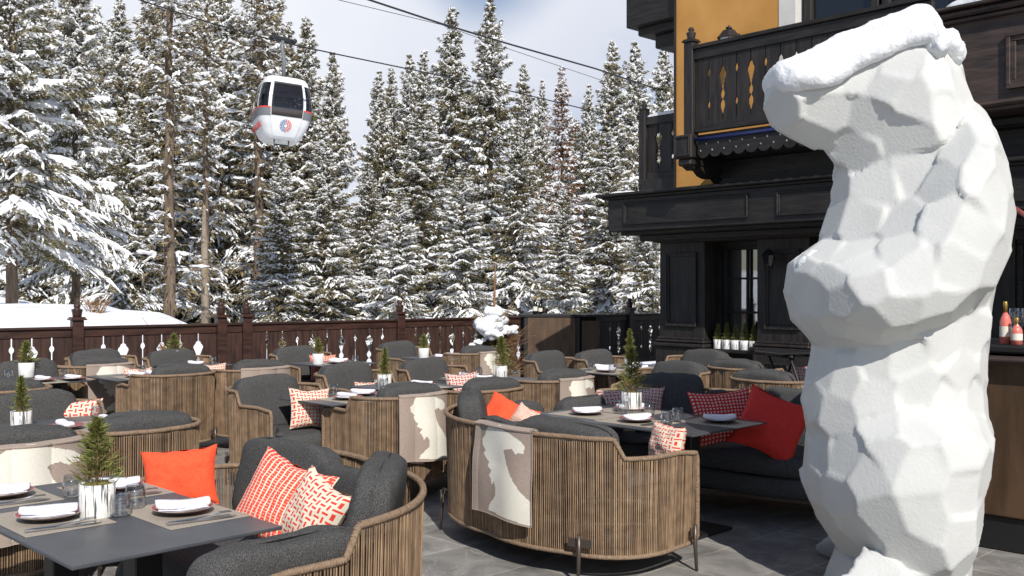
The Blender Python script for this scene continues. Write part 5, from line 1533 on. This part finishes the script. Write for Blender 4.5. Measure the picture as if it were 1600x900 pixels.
for i, xx in enumerate((.92, 1.06, 1.20, 1.34, 1.48)):
    p = bw(xx, .10, .835); pot(0, 0, 0, 'birch', .22 if i % 2 else .20, .06, 'striped pot with a dark seedling on the window sill, number %s from the corner' % ['one','two','three','four','five'][i], 1.0, 20+i % 2, wx=p)
# ---- pillows
def pil(px, py, Y, *a, **k): return pillow(P(px, py, Y), *a, **k)
pil(281, 746, 4.95, (.37,.29), 8, -14, 'orange_cloth', 'plain orange cushion on the sofa behind the nearest table', roll=-4)
pil(440, 786, 4.22, (.41,.38), -22, -26, 'weave_dense', 'red and cream woven cushion leaning at the right of the nearest table', roll=16, thick=.17, seed=3)
pil(490, 806, 4.08, (.31,.32), -35, -22, 'weave_red', 'basket patterned cushion half behind the woven one', roll=20, seed=5)
pil(484, 638, 8.25, (.36,.34), 35, -14, 'weave_red', 'basket patterned cushion under the corner of the middle table', roll=4, seed=6)
pil(582, 622, 9.6, (.34,.34), 25, -14, 'weave_red', 'basket patterned cushion behind the right side of the middle table', seed=7)
pil(505, 575, 12.6, (.34,.34), 25, -14, 'weave_dense', 'small red cushion hanging below the far table before the long fence', seed=8)
pil(790, 656, 6.9, (.40,.32), -18, -35, 'orange_cloth', 'crumpled orange cushion behind the blanket of the big sofa', roll=22, seed=9)
pil(822, 658, 6.75, (.22,.20), -18, -30, 'weave_red', 'corner of a patterned cushion beside the crumpled orange one', roll=25, seed=10)
pil(1042, 694, 6.2, (.30,.26), -60, -10, 'weave_red', 'basket patterned cushion at the right end of the big sofa', roll=2, seed=11)
pil(965, 630, 8.0, (.34,.24), 20, -12, 'weave_shaded', 'shaded patterned cushion left of the bushy pot', seed=12, roll=-3)
pil(1008, 626, 8.0, (.30,.26), 5, -12, 'weave_shaded', 'shaded patterned cushion right of the bushy pot', seed=13, roll=8)
pil(1130, 652, 7.35, (.48,.42), 4, -22, 'dots_red', 'dark red dotted cushion behind the red one', roll=-4, seed=14)
pil(1205, 664, 7.0, (.47,.47), -10, -26, 'red_cloth', 'large plain red cushion on the shaded sofa', roll=24, thick=.17, seed=15)
pil(968, 596, 11.2, (.3,.3), 30, -14, 'weave_red', 'patterned cushion under the table before the house corner', seed=16)
pil(1256, 592, 9.6, (.34,.26), 10, -14, 'weave_shaded', 'patterned cushion beside the folding stand', seed=17)
pil(215, 596, 10.7, (.3,.3), 30, -14, 'weave_red', 'patterned cushion under the left background table', seed=18)
pil(112, 655, 7.3, (.42,.3), 15, -14, 'weave_red', 'patterned cushion behind the small left table', seed=19)
pil(333, 590, 11.6, (.34,.34), 40, -10, 'weave_red', 'patterned cushion under the far table before the snow bank', seed=20)
pil(722, 606, 9.6, (.34,.3), 25, -14, 'weave_shaded', 'patterned cushion under the table left of the counter', seed=22)
# ---- blankets
SS_uc = SS_.L[min(range(24,72), key=lambda i: abs(SS_.px[i]-.17))]
blanket(CS, SS_, SS_uc, .52, .54, 0, 'horse blanket hanging over the big sofa in the middle', seed=1)
blanket(AB, SC_, SC_.T*.5+.02, .48, .50, 0, 'horse blanket on the armchair left of the big sofa', seed=2)
blanket(AH, SC_, SC_.T*.5+.06, .54, .48, 0, 'horse blanket on the left background armchair', seed=3)
blanket(A6, SC_, SC_.T*.5+.04, .50, .40, 0, 'horse blanket behind the long table', seed=4)
blanket(A7, SC_, SC_.T*.5+.06, .40, .40, 0, 'horse blanket under the snowy potted tree', seed=5)
blanket(AJ, SC_, SC_.T*.5+.00, .60, .50, 0, 'wide horse blanket at the left edge behind the nearest table', seed=6)
blanket(AM, SC_, SC_.T*.5+.00, .55, .40, 0, 'plain taupe blanket on the chair before the long fence bay', horse=False, seed=7)
# ---- bottles and glasses
def bottle(p, mname, h, r, label, cap='gold'):
    b = empty('bottle', p, 0, label=label, cat='bottle')
    m = MB(); m.lathe([(0,0),(r,.003),(r,h*.52),(r*.8,h*.62),(r*.36,h*.74),(r*.34,h*.80)], 20); m.build('bottle_body', mname, b)
    m = MB(); m.lathe([(r*.37,h*.74),(r*.40,h*.97),(r*.3,h),(0,h)], 16); m.build('foil_cap', cap, b)
    m = MB(); m.lathe([(r*1.01,h*.18),(r*1.01,h*.42)], 20, caps=False); m.build('bottle_label', 'cream', b)
def mk_flute():
    m = MB(); m.lathe([(0,0),(.032,.0),(.032,.002),(.004,.006),(.0035,.09),(.018,.125),(.027,.165),(.025,.225),(.0245,.225),(.0262,.165),(.017,.127),(0,.105)], 20); return m.build('wine_glass', 'glass')
def onbar(lx, ly): 
    a = -PI/4; return Vector((2.95+lx*math.cos(a)-ly*math.sin(a), 6.28+lx*math.sin(a)+ly*math.cos(a), 1.296))
bottle(onbar(.12,.10), 'rose_wine', .27, .034, 'rose wine bottle with gold foil at the end of the bar')
bottle(onbar(.20,.06), 'rose_wine', .17, .034, 'short rose bottle in front of the bar glasses')
bottle(onbar(.50,.12), 'dark_bottle', .24, .034, 'dark bottle with gold neck at the right of the bar glasses')
bottle(onbar(.56,.20), 'dark_bottle', .28, .036, 'tall dark bottle cut by the right edge')
k = 0
for i in range(6):
    for j in range(3):
        k += 1
        o = proto('flute', mk_flute); put(o, onbar(.12+i*.075+j*.02, .24+j*.09), 0, 'clear stemmed wine glass in the close rows on the bar', 'wine glass', 'wine glasses standing in rows on the bar'); o['group'] = 'wine glasses standing in rows on the bar'
cbase = Vector((p.x, p.y, 0))
for i in range(9):
    for j in range(2):
        q = bc.matrix_basis @ Vector((.36+i*.075, .25+j*.12, 1.214)); o = proto('flute', mk_flute)
        put(o, q, 0, 'clear stemmed wine glass in a row on the distant counter', 'wine glass', 'wine glasses in rows on the distant counter')
bottle(bc.matrix_basis @ Vector((.19,.2,1.214)), 'dark_bottle', .30, .04, 'dark bottle with orange foil left on the distant counter', 'gold')
bottle(bc.matrix_basis @ Vector((.28,.24,1.214)), 'dark_bottle', .24, .036, 'shorter dark bottle on the distant counter', 'black_metal')
# ---- snowy potted tree
Yt = 13.9; pt = P(772, 500, Yt)
sn = empty('snowy_potted_tree', (pt.x, pt.y, 0), 0, label='snow capped young conifer tied to a tall wooden stake in front of the fence', cat='potted tree')
m = MB(); m.lathe([(.16,0),(.20,.34),(.21,.36),(.18,.36),(0,.33)], 20); m.build('pot', 'slate', sn)
m = MB(); m.tube([(0,0,.3),(.0,.0,1.3),(.01,0,1.75),(.02,0,2.0)], [.022,.02,.012,.006], 8)
rr = random.Random(4)
for k in range(70):
    z = rr.uniform(.45,1.25); a = rr.uniform(0,6.28); L_ = rr.uniform(.25,.55)*(1.2-.5*z); 
    m.tube([(0,0,z),(L_*.5*math.cos(a),L_*.5*math.sin(a),z+.06),(L_*math.cos(a),L_*math.sin(a),z+rr.uniform(.05,.28))], [.008,.005,.002], 4, caps=False)
m.build('branches', 'twig', sn)
R = rng_np(8); n = 7500; z = R.uniform(0,1,n); a = R.uniform(0,6.283,n); rad = .42*(1-z*.72)*R.uniform(.1,1,n)**.6
C = np.stack([np.cos(a)*rad-.03, np.sin(a)*rad, .45+z*.80],1); d = R.normal(size=(n,3)); d[:,2] = abs(d[:,2])*.6; d /= np.linalg.norm(d,axis=1)[:,None]
s2 = np.cross(d, R.normal(size=(n,3))); s2 /= np.linalg.norm(s2,axis=1)[:,None]; ln = R.uniform(.02,.045,n)[:,None]; wd = .006
V = np.stack([C-d*ln, C+s2*wd, C+d*ln, C-s2*wd],1).reshape(-1,3); np_mesh('foliage', V, np.arange(4*n).reshape(-1,4), 'needles', sn)
cl = []
for k in range(26):
    top_ = k < 17; a_ = rr.uniform(0, 6.28); r_ = rr.uniform(0, .30) if top_ else rr.uniform(.15, .36)
    cx_ = math.cos(a_)*r_+(-.02); z_ = (1.26-r_*.75+rr.uniform(-.04,.05)) if top_ else rr.uniform(.62, .95)
    cl.append(((cx_, math.sin(a_)*r_, z_), (rr.uniform(.07,.14) if top_ else rr.uniform(.03,.07))))
for (c_, s_) in cl:
    v, f = [], []
    nu, nv = 24, 14
    for j in range(nv+1):
        for i in range(nu):
            ph, a = PI*j/nv, 2*PI*i/nu; q = Vector((math.sin(ph)*math.cos(a), math.sin(ph)*math.sin(a), math.cos(ph)*.62)); q *= s_*(1+.55*noise.noise(q*1.7+Vector(c_)*9)+.15*noise.noise(q*5)); v.append(q+Vector(c_))
    for j in range(nv):
        for i in range(nu): f.append((j*nu+i, (j+1)*nu+i, (j+1)*nu+(i+1) % nu, j*nu+(i+1) % nu))
    m = MB(); m.add(v, f, 0, True); m.build('snow_clump', 'snow', sn)
m = MB(); rr = random.Random(6)
for k in range(60):
    z = rr.uniform(.4,1.0); a = rr.uniform(-.9,.9); L_ = rr.uniform(.3,.62)
    x1, y1 = L_*math.cos(a), L_*math.sin(a); m.tube([(.08,0,z-.15),(x1*.6,y1*.6,z),(x1,y1,z+rr.uniform(.0,.25))], [.006,.004,.0015], 4, caps=False)
m.build('bare_twigs', 'twig', sn)
# clean up helper properties and give the rest of the groups
for o in list(bpy.data.objects):
    for k in ('_h', '_W'):
        if k in o: del o[k]
